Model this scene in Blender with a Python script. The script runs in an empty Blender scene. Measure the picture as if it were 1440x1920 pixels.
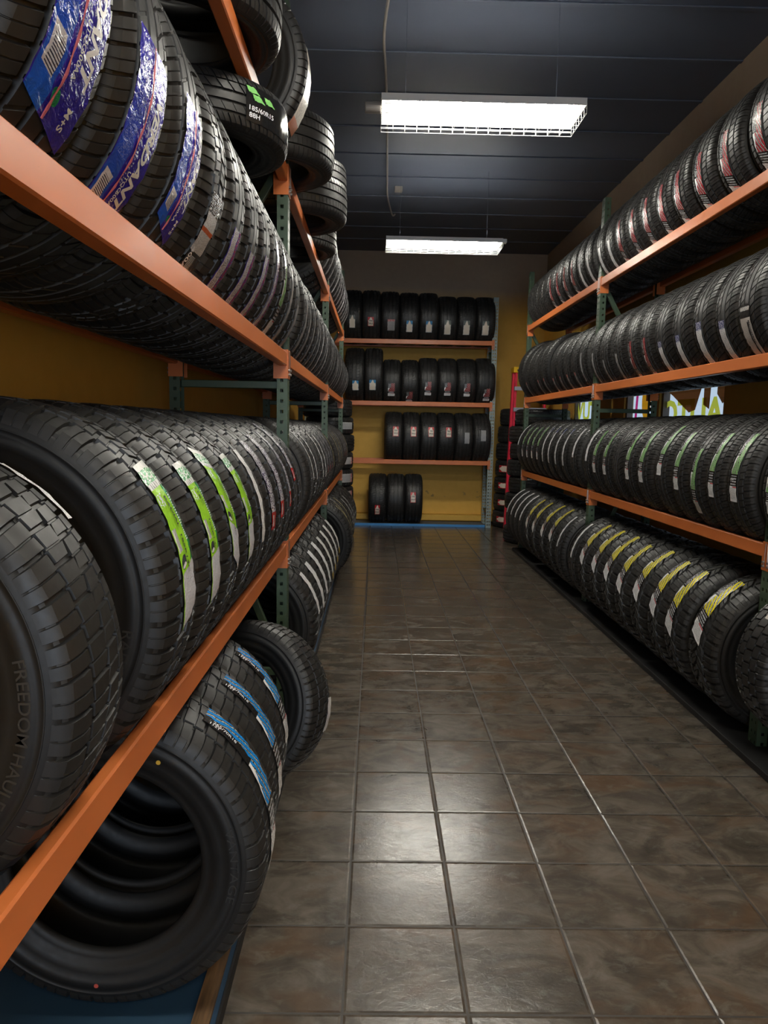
import bpy, bmesh, math, random
from math import pi, sin, cos, radians, sqrt
from mathutils import Matrix, Vector

SC = bpy.context.scene
COL = SC.collection
rng = random.Random(7)

# ------------------------------------------------------------------ camera
T = 0.33                       # floor tile pitch
F_PX = 1335.0
CAM_H = 4.64 * T
_R = ((0.9997567854, -0.0114266892, 0.0188626837),
      (0.0173600838, -0.1197411342, -0.9926533576),
      (0.0136013806, 0.9927393875, -0.1195136432))
cam_data = bpy.data.cameras.new('camera')
cam = bpy.data.objects.new('camera', cam_data)
COL.objects.link(cam)
cam_data.sensor_fit = 'VERTICAL'
cam_data.sensor_height = 36.0
cam_data.lens = F_PX / 1920.0 * 36.0
cam_data.clip_start = 0.02
cam_data.clip_end = 100
m = Matrix(((_R[0][0], -_R[1][0], -_R[2][0], 0.0),
            (_R[0][1], -_R[1][1], -_R[2][1], 0.0),
            (_R[0][2], -_R[1][2], -_R[2][2], CAM_H),
            (0, 0, 0, 1)))
cam.matrix_world = m
SC.camera = cam

# ------------------------------------------------------------------ light, world, exposure
LAMP_POWER = 26.0              # emission strength of the fluorescent tubes
DAYLIGHT = 55.0                # watts of the area light added behind the camera as daylight
WORLD_STRENGTH = 0.36
SC.view_settings.view_transform = 'Standard'
SC.view_settings.look = 'None'
SC.view_settings.gamma = 1.0
SC.view_settings.use_curve_mapping = False
SC.view_settings.exposure = 1.18
SC.cycles.max_bounces = 6
SC.cycles.diffuse_bounces = 4
SC.cycles.glossy_bounces = 3
SC.cycles.transparent_max_bounces = 8
SC.cycles.sample_clamp_indirect = 4.0
SC.cycles.caustics_reflective = False
SC.cycles.caustics_refractive = False

w = bpy.data.worlds.new('World')
SC.world = w
w.use_nodes = True
w.node_tree.nodes['Background'].inputs[0].default_value = (0.62, 0.80, 1.0, 1)
w.node_tree.nodes['Background'].inputs[1].default_value = WORLD_STRENGTH

ld = bpy.data.lights.new('window_daylight', 'AREA')  # light added for bluish daylight through an unseen shop window
ld.shape = 'RECTANGLE'; ld.size = 3.0; ld.size_y = 2.0
ld.energy = DAYLIGHT; ld.color = (0.72, 0.84, 1.0)
lo = bpy.data.objects.new('window_daylight', ld); COL.objects.link(lo)
lo.location = (0.7, -3.9, 1.7)
lo.rotation_euler = (radians(90), 0, 0)      # shines into the shop (+Y)

# ------------------------------------------------------------------ node helpers
class S:
    """socket wrapper with arithmetic"""
    def __init__(s, nt, sock): s.nt = nt; s.k = sock
    def _m(s, op, o=None, o2=None):
        n = s.nt.nodes.new('ShaderNodeMath'); n.operation = op
        for i, v in enumerate((s, o, o2)):
            if v is None: continue
            if isinstance(v, S): s.nt.links.new(v.k, n.inputs[i])
            else: n.inputs[i].default_value = v
        return S(s.nt, n.outputs[0])
    def __add__(s, o): return s._m('ADD', o)
    def __radd__(s, o): return s._m('ADD', o)
    def __sub__(s, o): return s._m('SUBTRACT', o)
    def __rsub__(s, o): return (s * -1.0) + o
    def __mul__(s, o): return s._m('MULTIPLY', o)
    def __rmul__(s, o): return s._m('MULTIPLY', o)
    def __truediv__(s, o): return s._m('DIVIDE', o)
    def gt(s, o): return s._m('GREATER_THAN', o)
    def lt(s, o): return s._m('LESS_THAN', o)
    def frac(s): return s._m('FRACT')
    def floor(s): return s._m('FLOOR')
    def abs(s): return s._m('ABSOLUTE')
    def sin(s): return s._m('SINE')
    def mx(s, o): return s._m('MAXIMUM', o)
    def mn(s, o): return s._m('MINIMUM', o)
    def rng(s, a, b): return s.gt(a) * s.lt(b)
    def clamp(s):
        n = s.nt.nodes.new('ShaderNodeClamp'); s.nt.links.new(s.k, n.inputs[0]); return S(s.nt, n.outputs[0])

class Mat:
    def __init__(self, name, color=(0.5, 0.5, 0.5), rough=0.5, metal=0.0, spec=0.5):
        self.m = bpy.data.materials.new(name); self.m.use_nodes = True
        self.nt = self.m.node_tree
        self.b = self.nt.nodes['Principled BSDF']
        self.b.inputs['Base Color'].default_value = (*color, 1)
        self.b.inputs['Roughness'].default_value = rough
        self.b.inputs['Metallic'].default_value = metal
        self.b.inputs['Specular IOR Level'].default_value = spec
    def n(self, t): return self.nt.nodes.new(t)
    def uv(self):
        c = self.n('ShaderNodeTexCoord'); x = self.n('ShaderNodeSeparateXYZ')
        self.nt.links.new(c.outputs['UV'], x.inputs[0])
        self.uvs = c.outputs['UV']
        return S(self.nt, x.outputs[0]), S(self.nt, x.outputs[1])
    def obj(self):
        c = self.n('ShaderNodeTexCoord'); x = self.n('ShaderNodeSeparateXYZ')
        self.nt.links.new(c.outputs['Object'], x.inputs[0]); self.oc = c.outputs['Object']
        return [S(self.nt, x.outputs[i]) for i in range(3)]
    def vec(self, x, y, z=0.0):
        c = self.n('ShaderNodeCombineXYZ')
        for i, v in enumerate((x, y, z)):
            if isinstance(v, S): self.nt.links.new(v.k, c.inputs[i])
            else: c.inputs[i].default_value = v
        return c.outputs[0]
    def noise(self, vec=None, scale=10, detail=3, rough=0.5, dist=0.0):
        n = self.n('ShaderNodeTexNoise')
        n.inputs['Scale'].default_value = scale; n.inputs['Detail'].default_value = detail
        n.inputs['Roughness'].default_value = rough; n.inputs['Distortion'].default_value = dist
        if vec is not None: self.nt.links.new(vec, n.inputs['Vector'])
        return S(self.nt, n.outputs[0])
    def mix(self, fac, a, b):
        n = self.n('ShaderNodeMix'); n.data_type = 'RGBA'
        for i, v in ((6, a), (7, b)):
            if isinstance(v, tuple): n.inputs[i].default_value = (*v[:3], 1)
            else: self.nt.links.new(v, n.inputs[i])
        if isinstance(fac, S): self.nt.links.new(fac.k, n.inputs[0])
        else: n.inputs[0].default_value = fac
        return n.outputs[2]
    def ramp(self, fac, stops):
        n = self.n('ShaderNodeValToRGB'); e = n.color_ramp.elements
        while len(e) < len(stops): e.new(0.5)
        for i, (p, c) in enumerate(stops): e[i].position = p; e[i].color = (*c, 1)
        self.nt.links.new(fac.k, n.inputs[0]); return n.outputs[0]
    def col(self, sock): self.nt.links.new(sock, self.b.inputs['Base Color']); return self
    def rough(self, s_): self.nt.links.new(s_.k, self.b.inputs['Roughness']); return self
    def bump(self, h, strength=0.3, dist=0.01):
        n = self.n('ShaderNodeBump'); n.inputs['Strength'].default_value = strength
        n.inputs['Distance'].default_value = dist
        self.nt.links.new(h.k, n.inputs['Height']); self.nt.links.new(n.outputs[0], self.b.inputs['Normal'])
        return self

# ------------------------------------------------------------------ materials
def m_rubber(name, c, rough):
    M = Mat(name, c, rough, spec=0.42)
    M.obj()
    n = M.noise(M.oc, 9, 4, 0.6)
    M.col(M.mix(n, tuple(v * 0.75 for v in c), tuple(v * 1.35 for v in c)))
    n2 = M.noise(M.oc, 60, 3)
    M.rough(n2 * 0.22 + (rough - 0.11))
    return M.m
RUB = m_rubber('tread_rubber', (0.0165, 0.016, 0.0155), 0.47)
RUBS = m_rubber('sidewall_rubber', (0.0095, 0.0096, 0.010), 0.55)

def m_painted(name, c, rough=0.42, scuff=(0.03, 0.02, 0.02), amount=0.62):
    M = Mat(name, c, rough)
    x, y, z = M.obj()
    n = M.noise(M.oc, 5, 5, 0.65)
    base = M.mix(n, tuple(v * 0.82 for v in c), tuple(min(1, v * 1.15) for v in c))
    s2 = M.noise(M.vec(x * 9, y * 2.5, z * 22), 2.2, 5, 0.7)
    mask = s2.gt(amount + 0.09)
    M.col(M.mix(mask * 0.7, base, scuff))
    M.rough(n * 0.25 + (rough - 0.1))
    return M.m
ORANGE = m_painted('orange_beam_paint', (0.60, 0.165, 0.042), 0.36)
GREEN = m_painted('green_post_paint', (0.046, 0.078, 0.046), 0.42, (0.02, 0.02, 0.02), 0.6)
GREEN_SHEEN = m_painted('grey_green_post_paint', (0.30, 0.37, 0.36), 0.4, (0.1, 0.12, 0.12), 0.62)  # post colour paled to hold the sheen that light gives the back posts
STEEL = Mat('zinc_steel', (0.45, 0.45, 0.44), 0.35, 0.9).m

def m_wall():
    M = Mat('yellow_and_taupe_wall_paint', (0.55, 0.33, 0.05), 0.62)
    g = M.n('ShaderNodeNewGeometry'); x = M.n('ShaderNodeSeparateXYZ')
    M.nt.links.new(g.outputs['Position'], x.inputs[0])
    z = S(M.nt, x.outputs[2])
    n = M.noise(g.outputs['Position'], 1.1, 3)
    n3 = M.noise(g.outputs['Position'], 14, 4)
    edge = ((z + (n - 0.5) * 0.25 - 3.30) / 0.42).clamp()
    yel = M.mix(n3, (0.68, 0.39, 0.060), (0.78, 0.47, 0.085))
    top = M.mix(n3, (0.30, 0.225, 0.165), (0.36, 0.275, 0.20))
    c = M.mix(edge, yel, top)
    # dark tyre scuffs in a low band
    sc = M.noise(g.outputs['Position'], 7, 5, 0.7)
    band = z.rng(0.40, 0.50) * sc.gt(0.60)
    c = M.mix(band * 0.55, c, (0.05, 0.05, 0.04))
    M.col(c); M.bump(n3, 0.12, 0.004)
    return M.m
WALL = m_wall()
TAUPE = Mat('taupe_wall_paint', (0.11, 0.075, 0.05), 0.7).m

def m_ceiling():
    M = Mat('navy_ceiling_paint', (0.03, 0.035, 0.06), 0.55)
    M.obj(); n = M.noise(M.oc, 2.2, 3)
    M.col(M.mix(n, (0.070, 0.084, 0.118), (0.092, 0.108, 0.150)))
    return M.m
CEIL = m_ceiling()

def m_floor():
    M = Mat('slate_tile_floor', (0.1, 0.08, 0.06), 0.3, spec=0.5)
    g = M.n('ShaderNodeNewGeometry'); sx = M.n('ShaderNodeSeparateXYZ')
    M.nt.links.new(g.outputs['Position'], sx.inputs[0])
    x, y = S(M.nt, sx.outputs[0]), S(M.nt, sx.outputs[1])
    u = x / T + 0.187 + 50.0
    v = y / T - 5.143 + 50.0
    fu, fv = u.frac(), v.frac()
    iu, iv = u.floor(), v.floor()
    gw = 0.0095
    eu = fu.mn(1.0 - fu); ev = fv.mn(1.0 - fv)
    e = eu.mn(ev)
    grout = e.lt(gw)
    edge = ((e - gw) / 0.02).clamp()
    # each tile gets its own crop of the stone pattern
    off = M.vec(iu * 3.7 + iv * 1.3, iv * 5.1 + iu * 0.7, (iu * 12.99 + iv * 78.2).sin() * 9.0)
    add = M.n('ShaderNodeVectorMath'); add.operation = 'ADD'
    sc = M.vec(x * 3.4, y * 5.2, 0.0)
    M.nt.links.new(sc, add.inputs[0]); M.nt.links.new(off, add.inputs[1])
    P = add.outputs[0]
    n1 = M.noise(P, 1.5, 6, 0.62, 0.9)
    n2 = M.noise(P, 4.5, 5, 0.65, 0.5)
    n3 = M.noise(P, 0.8, 3, 0.5, 1.3)
    c1 = M.ramp(n1, [(0.28, (0.042, 0.036, 0.030)), (0.46, (0.074, 0.061, 0.047)), (0.56, (0.105, 0.088, 0.070)), (0.72, (0.150, 0.128, 0.104))])
    c2 = M.mix(((n3 - 0.50) * 5.0).clamp() * 0.62, c1, (0.105, 0.060, 0.032))
    c3 = M.mix(((n2 - 0.54) * 5.0).clamp() * 0.45, c2, (0.16, 0.155, 0.135))
    c = M.mix(grout, c3, (0.036, 0.030, 0.025))
    # a chip in one tile
    chip = ((x - 1.285) * (x - 1.285) + (y - 2.03) * (y - 2.03) * 1.6).lt(0.00013)
    c = M.mix(chip, c, (0.01, 0.008, 0.007))
    M.col(c)
    M.rough(n2 * 0.15 + 0.14 + grout * 0.3)
    fine = M.noise(M.vec(x * 34, y * 46, 0.0), 1.0, 4, 0.6, 1.2)
    h = edge * 0.0022 + n1 * 0.0006 + fine * 0.0007
    M.bump(h, 0.75, 1.0)
    return M.m
FLOOR = m_floor()

def m_plain(name, c, r=0.5, metal=0.0): return Mat(name, c, r, metal).m
BLUE_PAINT = m_plain('blue_board_paint', (0.055, 0.27, 0.62), 0.5)
NAVY_BOARD = m_plain('dark_blue_board_paint', (0.02, 0.055, 0.10), 0.5)
BLACK_BOARD = m_plain('black_board', (0.007, 0.0065, 0.006), 0.7)  # near-black also puts the tires' shade into the right floor boards
def m_wood():
    M = Mat('worn_wood', (0.2, 0.1, 0.04), 0.65); x, y, z = M.obj()
    n = M.noise(M.vec(x * 30, y * 3, z * 30), 1.5, 4)
    M.col(M.ramp(n, [(0.3, (0.05, 0.03, 0.015)), (0.6, (0.22, 0.12, 0.05)), (0.8, (0.38, 0.22, 0.10))])); return M.m
WOOD = m_wood()
GREY_BASE = m_plain('grey_concrete', (0.12, 0.12, 0.12), 0.7)
RED_FG = m_plain('red_fibreglass', (0.80, 0.03, 0.075), 0.35)
YEL_PL = m_plain('yellow_plastic', (0.85, 0.48, 0.01), 0.4)
ALU = m_plain('aluminium', (0.62, 0.66, 0.78), 0.3, 0.5)
LAMPW = m_plain('lamp_white_enamel', (0.62, 0.62, 0.60), 0.4)
CORDM = m_plain('grey_conduit', (0.22, 0.20, 0.18), 0.5)
BLACKM = m_plain('black_print', (0.01, 0.01, 0.012), 0.5)
WHITEM = m_plain('white_print', (0.80, 0.80, 0.82), 0.4)
PINKM = m_plain('pink_print', (0.75, 0.22, 0.30), 0.35)
DGREENP = m_plain('green_print', (0.02, 0.30, 0.10), 0.4)
RUBTXT = m_plain('raised_sidewall_rubber', (0.030, 0.029, 0.029), 0.42)
REDDOT = m_plain('red_paint_dot', (0.55, 0.09, 0.07), 0.5)
YELDOT = m_plain('yellow_paint_dot', (0.65, 0.42, 0.05), 0.5)
TUBE = bpy.data.materials.new('fluorescent_tube'); TUBE.use_nodes = True
_b = TUBE.node_tree.nodes['Principled BSDF']
_b.inputs['Emission Color'].default_value = (1.0, 0.965, 0.86, 1); _b.inputs['Emission Strength'].default_value = LAMP_POWER
_b.inputs['Base Color'].default_value = (0.9, 0.9, 0.9, 1)

# ---- sticker materials (UV: x = across 0..1 seen from the aisle, y = along, 0 at the top)
def crumple(M, x=8.0, y=40.0, st=0.45):
    u, v = M.su, M.sv
    h = M.noise(M.vec(u * x, v * y, 0.0), 1.0, 4, 0.6, 0.8)
    M.bump(h * 0.0035, st, 1.0)
def fineprint(M, sx, sy, thr=0.52):
    u, v = M.su, M.sv
    n = M.noise(M.vec(u * sx, v * sy, 3.3), 1.0, 1)
    lines = (v * sy * 0.9).frac().gt(0.42)
    return n.gt(thr) * lines
def sticker_base(name, c, rough=0.22):
    M = Mat(name, c, rough); M.su, M.sv = M.uv(); return M
WHT = (0.84, 0.84, 0.86)

def m_diag(name, c, prt=0.5):
    M = sticker_base(name, (0.012, 0.012, 0.013), 0.2); s_, t = M.su, M.sv
    q = (s_ * 0.065 * 0.86 - t * 0.36 * 0.34) / 0.0165
    f = q.frac()
    region = t.lt(0.62) * (s_.gt(0.44).mx(t.gt(0.36)))
    stripe = f.lt(0.55) * region
    dark = f.rng(0.20, 0.34) * (M.noise(M.vec(s_ * 40, t * 130), 1.0, 1).gt(0.53))
    white = f.rng(0.64, 0.86) * region * (M.noise(M.vec(s_ * 30, t * 90, 5.0), 1.0, 1).gt(0.46))
    col = M.mix(stripe, (0.012, 0.012, 0.013), c)
    col = M.mix(stripe * dark * 0.8, col, (0.01, 0.02, 0.03))
    col = M.mix(white, col, (0.62, 0.62, 0.55))
    txt = t.rng(0.03, 0.34) * s_.rng(0.04, 0.42) * fineprint(M, 18, 70, prt)
    col = M.mix(txt, col, (0.55, 0.55, 0.57))
    strip = t.rng(0.36, 0.62) * s_.lt((0.62 - t) * 0.95)
    col = M.mix(strip, col, WHT)
    bars = t.rng(0.64, 0.77) * s_.rng(0.08, 0.9) * (t * 26.0).frac().gt(0.45) * M.noise(M.vec(s_ * 22, t * 20, 1.0), 1.0, 1).gt(0.42)
    col = M.mix(bars, col, (0.42, 0.42, 0.44))
    lab = t.gt(0.785)
    labc = M.mix(fineprint(M, 14, 190, 0.47) * s_.rng(0.08, 0.92) * t.lt(0.965) * 0.75, WHT, (0.20, 0.20, 0.21))
    labc = M.mix(t.rng(0.79, 0.805) * s_.gt(0.45), labc, (0.55, 0.03, 0.04))
    col = M.mix(lab, col, labc)
    M.col(col); crumple(M); return M.m
def m_white(name, top=None, base=WHT, tip=None, dens=0.5):
    M = sticker_base(name, base, 0.28); s_, t = M.su, M.sv
    col = M.mix(fineprint(M, 10, 110, dens) * s_.rng(0.12, 0.85) * 0.85, base, (0.16, 0.16, 0.18))
    if top: col = M.mix(t.lt(0.17), col, M.mix(fineprint(M, 7, 60), top, WHT))
    if tip: col = M.mix(t.gt(0.86), col, tip)
    M.col(col); crumple(M); return M.m
def m_pw():
    M = sticker_base('white_sticker_blue_edge_red_band', WHT, 0.22); s_, t = M.su, M.sv
    col = M.mix(fineprint(M, 14, 120, 0.48) * s_.rng(0.15, 0.6), (0.60, 0.59, 0.62), (0.06, 0.06, 0.08))
    col = M.mix(s_.lt(0.10).mx(s_.rng(0.64, 0.99)), col, (0.045, 0.03, 0.28))
    rn = M.noise(M.vec(s_ * 9, t * 45), 1.0, 3).gt(0.49)
    col = M.mix(s_.rng(0.72, 0.96) * rn, col, (0.42, 0.03, 0.07))
    M.col(col); crumple(M); return M.m
def m_redend():
    M = sticker_base('purple_white_sticker_red_end', WHT, 0.2); s_, t = M.su, M.sv
    n = M.noise(M.vec(s_ * 9, t * 60), 1.0, 3).gt(0.50)
    col = M.mix(n, (0.035, 0.02, 0.11), (0.70, 0.70, 0.72))
    col = M.mix(s_.rng(0.3, 0.62) * fineprint(M, 8, 60), col, (0.75, 0.75, 0.78))
    red = t.gt(0.82)
    rc = M.mix(s_.rng(0.22, 0.5) * t.rng(0.85, 0.97), (0.48, 0.02, 0.03), (0.7, 0.65, 0.65))
    rc = M.mix(s_.gt(0.6) * fineprint(M, 8, 90), rc, (0.08, 0.02, 0.02))
    col = M.mix(red, col, rc); M.col(col); crumple(M, 8, 40, 0.7); return M.m
def m_lime():
    M = sticker_base('lime_green_sticker', (0.30, 0.68, 0.04), 0.22); s_, t = M.su, M.sv
    lime = (0.32, 0.68, 0.035); dg = (0.005, 0.26, 0.06)
    col = M.mix(s_.gt(0.84 + (t - 0.4) * 0.15), lime, dg)
    mk = s_.rng(0.86, 0.97) * t.rng(0.24, 0.56) * (t * 60.0).frac().lt(0.62)
    col = M.mix(mk, col, WHT)
    col = M.mix(s_.rng(0.05, 0.42) * t.rng(0.215, 0.30) * M.noise(M.vec(s_ * 9, t * 60), 1.0, 2).gt(0.5), col, (0.7, 0.72, 0.7))
    bar = s_.rng(0.05, 0.30) * t.rng(0.44, 0.57)
    col = M.mix(bar, col, M.mix((t * 140.0).frac().lt(0.4) * s_.gt(0.12), (0.72, 0.72, 0.74), (0.05, 0.05, 0.05)))
    el = ((s_ - 0.27) * (s_ - 0.27) / 0.040 + (t - 0.635) * (t - 0.635) / 0.0016).lt(1.0)
    col = M.mix(el, col, (0.04, 0.045, 0.06))
    el2 = ((s_ - 0.27) * (s_ - 0.27) / 0.022 + (t - 0.655) * (t - 0.655) / 0.00022).lt(1.0)
    col = M.mix(el2, col, (0.75, 0.75, 0.75))
    hd = t.lt(0.18)
    hn = M.noise(M.vec(s_ * 7, t * 50), 1.0, 3).gt(0.52)
    hc = M.mix(t.rng(0.045, 0.14), (0.70, 0.72, 0.70), M.mix(hn, dg, (0.7, 0.75, 0.7)))
    hc = M.mix(t.gt(0.14) * (s_ * 6.0).frac().lt(0.25), hc, (0.1, 0.12, 0.1))
    col = M.mix(hd, col, hc)
    lb = t.gt(0.69) * s_.gt(0.05)
    lc = M.mix((s_ * 13.0).frac().lt(0.3) * M.noise(M.vec(s_ * 20, t * 60), 1.0, 2).gt(0.45), (0.66, 0.67, 0.74), (0.42, 0.43, 0.50))
    col = M.mix(lb, col, lc); M.col(col); crumple(M, 6, 26, 0.6); return M.m
def m_verdant():
    M = sticker_base('royal_blue_plastic_sticker', (0.03, 0.02, 0.42), 0.14); s_, t = M.su, M.sv
    col = M.mix(s_.rng(0.02, 0.36) * (t - 0.05).clamp() * 1.0, (0.030, 0.018, 0.36), (0.01, 0.11, 0.62))
    bx = s_.rng(0.07, 0.30) * t.rng(0.72, 0.88)
    col = M.mix(bx, col, M.mix((t * 75.0).frac().lt(0.45) * s_.gt(0.11) * t.gt(0.75), (0.66, 0.66, 0.72), (0.04, 0.04, 0.07)))
    fp = s_.rng(0.07, 0.33) * t.rng(0.15, 0.62) * fineprint(M, 30, 120, 0.53)
    col = M.mix(fp * 0.5, col, (0.35, 0.45, 0.8))
    fp2 = s_.rng(0.45, 0.56) * t.rng(0.1, 0.7) * fineprint(M, 40, 60, 0.52)
    col = M.mix(fp2, col, (0.5, 0.55, 0.8))
    el = ((s_ - 0.47) * (s_ - 0.47) / 0.0060 + (t - 0.90) * (t - 0.90) / 0.0011).lt(1.0)
    col = M.mix(el, col, (0.02, 0.28, 0.12))
    M.col(col); crumple(M, 7, 22, 0.9); return M.m
def m_tag(name, c, rim=(0.50, 0.03, 0.03)):
    M = sticker_base(name, WHT, 0.4); s_, t = M.su, M.sv
    col = M.mix(s_.rng(0.09, 0.91) * t.rng(0.045, 0.955), rim, (0.80, 0.72, 0.62))
    tri = t.lt(0.30) * ((s_ - 0.5).abs().gt(0.06 + t * 0.7))
    col = M.mix(tri, col, c)
    M.col(col); return M.m
def m_bigwhite():
    M = sticker_base('large_grey_white_sticker', (0.6, 0.56, 0.52), 0.3); s_, t = M.su, M.sv
    col = M.mix(fineprint(M, 12, 70, 0.5) * s_.rng(0.12, 0.55) * t.rng(0.36, 0.85) * 0.5, (0.50, 0.46, 0.43), (0.22, 0.20, 0.19))
    col = M.mix(t.lt(0.22), col, (0.012, 0.012, 0.013))
    col = M.mix(t.rng(0.035, 0.10) * s_.rng(0.05, 0.95) * M.noise(M.vec(s_ * 22, t * 70), 1.0, 1).gt(0.40), col, (0.6, 0.58, 0.56))
    M.col(col); crumple(M, 5, 12, 0.5); return M.m
def m_orangelabel():
    M = sticker_base('grey_white_sticker_orange_bar', WHT, 0.25); s_, t = M.su, M.sv
    col = M.mix(fineprint(M, 14, 90, 0.48) * 0.6, (0.58, 0.58, 0.60), (0.22, 0.22, 0.24))
    col = M.mix(t.lt(0.22), col, M.mix(fineprint(M, 10, 50), (0.03, 0.03, 0.035), (0.5, 0.5, 0.52)))
    col = M.mix(t.rng(0.38, 0.43), col, (0.50, 0.10, 0.03))
    col = M.mix(t.gt(0.66), col, (0.03, 0.03, 0.035))
    bx = t.rng(0.70, 0.98) * s_.rng(0.3, 0.72)
    col = M.mix(bx, col, M.mix((t * 70.0).frac().lt(0.5), (0.6, 0.6, 0.62), (0.04, 0.04, 0.04)))
    M.col(col); crumple(M, 7, 20, 0.6); return M.m
MS = {
 'green': m_diag('green_striped_sticker', (0.22, 0.52, 0.16)),
 'yellow': m_diag('yellow_striped_sticker', (0.85, 0.74, 0.02)),
 'red': m_diag('red_striped_sticker', (0.36, 0.015, 0.03)),
 'blue': m_diag('blue_striped_sticker', (0.01, 0.30, 0.85), 0.95),
 'lime': m_lime(), 'royal': m_verdant(), 'pw': m_pw(), 'redend': m_redend(), 'bigwhite': m_bigwhite(),
 'orangebar': m_orangelabel(),
 'white': m_white('white_sticker', dens=0.56),
 'whiteblue': m_white('white_sticker_blue_top', (0.02, 0.03, 0.16)),
 'whitetip': m_white('white_sticker_yellow_tip', None, (0.74, 0.74, 0.72), (0.55, 0.38, 0.04), 0.62),
 'silver': m_white('silver_sticker', None, (0.36, 0.36, 0.37), None, 0.46),
 'redtop': m_white('white_sticker_red_top', (0.45, 0.04, 0.03), (0.36, 0.35, 0.35)),
 'yellowline': m_white('pale_yellow_line', None, (0.50, 0.42, 0.20), None, 0.62),
 'tag': m_tag('white_tag_red_border', (0.55, 0.02, 0.03)),
 'whitetag': m_tag('plain_white_tag', (0.10, 0.12, 0.10), (0.62, 0.62, 0.60)),
 'bluetag': m_tag('white_tag_blue_panel', (0.05, 0.25, 0.5), (0.55, 0.58, 0.62)),
 'foil': m_white('crumpled_foil_sticker', None, (0.62, 0.58, 0.50), (0.55, 0.22, 0.12), 0.55),
}

# ------------------------------------------------------------------ object helpers
def link(o, parent=None):
    COL.objects.link(o)
    if parent is not None: o.parent = parent
    return o
def mesh_obj(name, me, mat=None, parent=None, smooth=False):
    if mat is not None and len(me.materials) == 0:
        for mm in (mat if isinstance(mat, (list, tuple)) else [mat]): me.materials.append(mm)
    if smooth:
        for p in me.polygons: p.use_smooth = True
    return link(bpy.data.objects.new(name, me), parent)
def from_py(name, vs, fs):
    me = bpy.data.meshes.new(name); me.from_pydata(vs, [], fs); me.update(); return me
class MB:
    def __init__(s): s.v = []; s.f = []
    def box(s, x0, x1, y0, y1, z0, z1):
        b = len(s.v)
        s.v += [(x0, y0, z0), (x1, y0, z0), (x1, y1, z0), (x0, y1, z0), (x0, y0, z1), (x1, y0, z1), (x1, y1, z1), (x0, y1, z1)]
        s.f += [tuple(b + i for i in q) for q in ((0, 3, 2, 1), (4, 5, 6, 7), (0, 1, 5, 4), (1, 2, 6, 5), (2, 3, 7, 6), (3, 0, 4, 7))]
        return s
    def tube(s, a, b, r, n=8):
        a, b = Vector(a), Vector(b); d = (b - a).normalized()
        p = d.orthogonal().normalized(); q = d.cross(p); k = len(s.v)
        for c in (a, b):
            for i in range(n):
                t = 2 * pi * i / n; s.v.append(tuple(c + r * (cos(t) * p + sin(t) * q)))
        for i in range(n): s.f.append((k + i, k + (i + 1) % n, k + n + (i + 1) % n, k + n + i))
        s.f.append(tuple(k + i for i in range(n))[::-1]); s.f.append(tuple(k + n + i for i in range(n)))
        return s
    def bar(s, a, b, w, t, up=(0, 0, 1)):
        """rectangular bar from a to b, w across (perp. to up), t along up"""
        a, b, up = Vector(a), Vector(b), Vector(up); d = (b - a).normalized()
        sd = d.cross(up).normalized(); u2 = sd.cross(d).normalized(); k = len(s.v)
        for c in (a, b):
            for i, j in ((-1, -1), (1, -1), (1, 1), (-1, 1)): s.v.append(tuple(c + sd * i * w / 2 + u2 * j * t / 2))
        s.f += [tuple(k + i for i in q) for q in ((0, 1, 2, 3), (7, 6, 5, 4), (0, 4, 5, 1), (1, 5, 6, 2), (2, 6, 7, 3), (3, 7, 4, 0))]
        return s
    def plate(s, o, eu, ev, ucuts, vcuts, hole):
        """perforated sheet: origin o, directions eu/ev, skip cells where hole(i,j)"""
        o, eu, ev = Vector(o), Vector(eu), Vector(ev); k = len(s.v); n = len(vcuts)
        for a in ucuts:
            for b in vcuts: s.v.append(tuple(o + eu * a + ev * b))
        for i in range(len(ucuts) - 1):
            for j in range(n - 1):
                if not hole(i, j): s.f.append((k + i * n + j, k + (i + 1) * n + j, k + (i + 1) * n + j + 1, k + i * n + j + 1))
        return s
    def build(s, name, mat, parent=None, bevel=0.0, solid=0.0, smooth=False):
        me = from_py(name, s.v, s.f)
        o = mesh_obj(name, me, mat, parent, smooth)
        if solid: md = o.modifiers.new('solid', 'SOLIDIFY'); md.thickness = solid; md.offset = -1
        if bevel:
            md = o.modifiers.new('bevel', 'BEVEL'); md.width = bevel; md.segments = 2; md.limit_method = 'ANGLE'
        return o
def tag(o, label=None, cat=None, group=None, kind=None):
    if label: o['label'] = label
    if cat: o['category'] = cat
    if group: o['group'] = group
    if kind: o['kind'] = kind
    return o
def empty(name, loc=(0, 0, 0), rot=(0, 0, 0)):
    o = bpy.data.objects.new(name, None); o.empty_display_size = 0.1
    o.location = loc; o.rotation_euler = rot; COL.objects.link(o); return o

_txt = {}
def text_geo(s, bold=0.0, shear=0.0):
    """flat letter mesh of height about 1 (verts, faces, width)"""
    k = (s, bold, shear)
    if k in _txt: return _txt[k]
    cu = bpy.data.curves.new('t', 'FONT'); cu.body = s; cu.size = 1.35; cu.offset = bold; cu.shear = shear
    cu.resolution_u = 3; cu.fill_mode = 'FRONT'
    o = bpy.data.objects.new('t', cu); COL.objects.link(o)
    dg = bpy.context.evaluated_depsgraph_get(); dg.update()
    me = o.evaluated_get(dg).to_mesh()
    vs = [tuple(v.co) for v in me.vertices]; fs = [tuple(p.vertices) for p in me.polygons]
    o.evaluated_get(dg).to_mesh_clear()
    bpy.data.objects.remove(o); bpy.data.curves.remove(cu)
    x0 = min(v[0] for v in vs); x1 = max(v[0] for v in vs)
    vs = [(v[0] - x0, v[1], 0) for v in vs]
    _txt[k] = (vs, fs, x1 - x0); return _txt[k]
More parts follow.
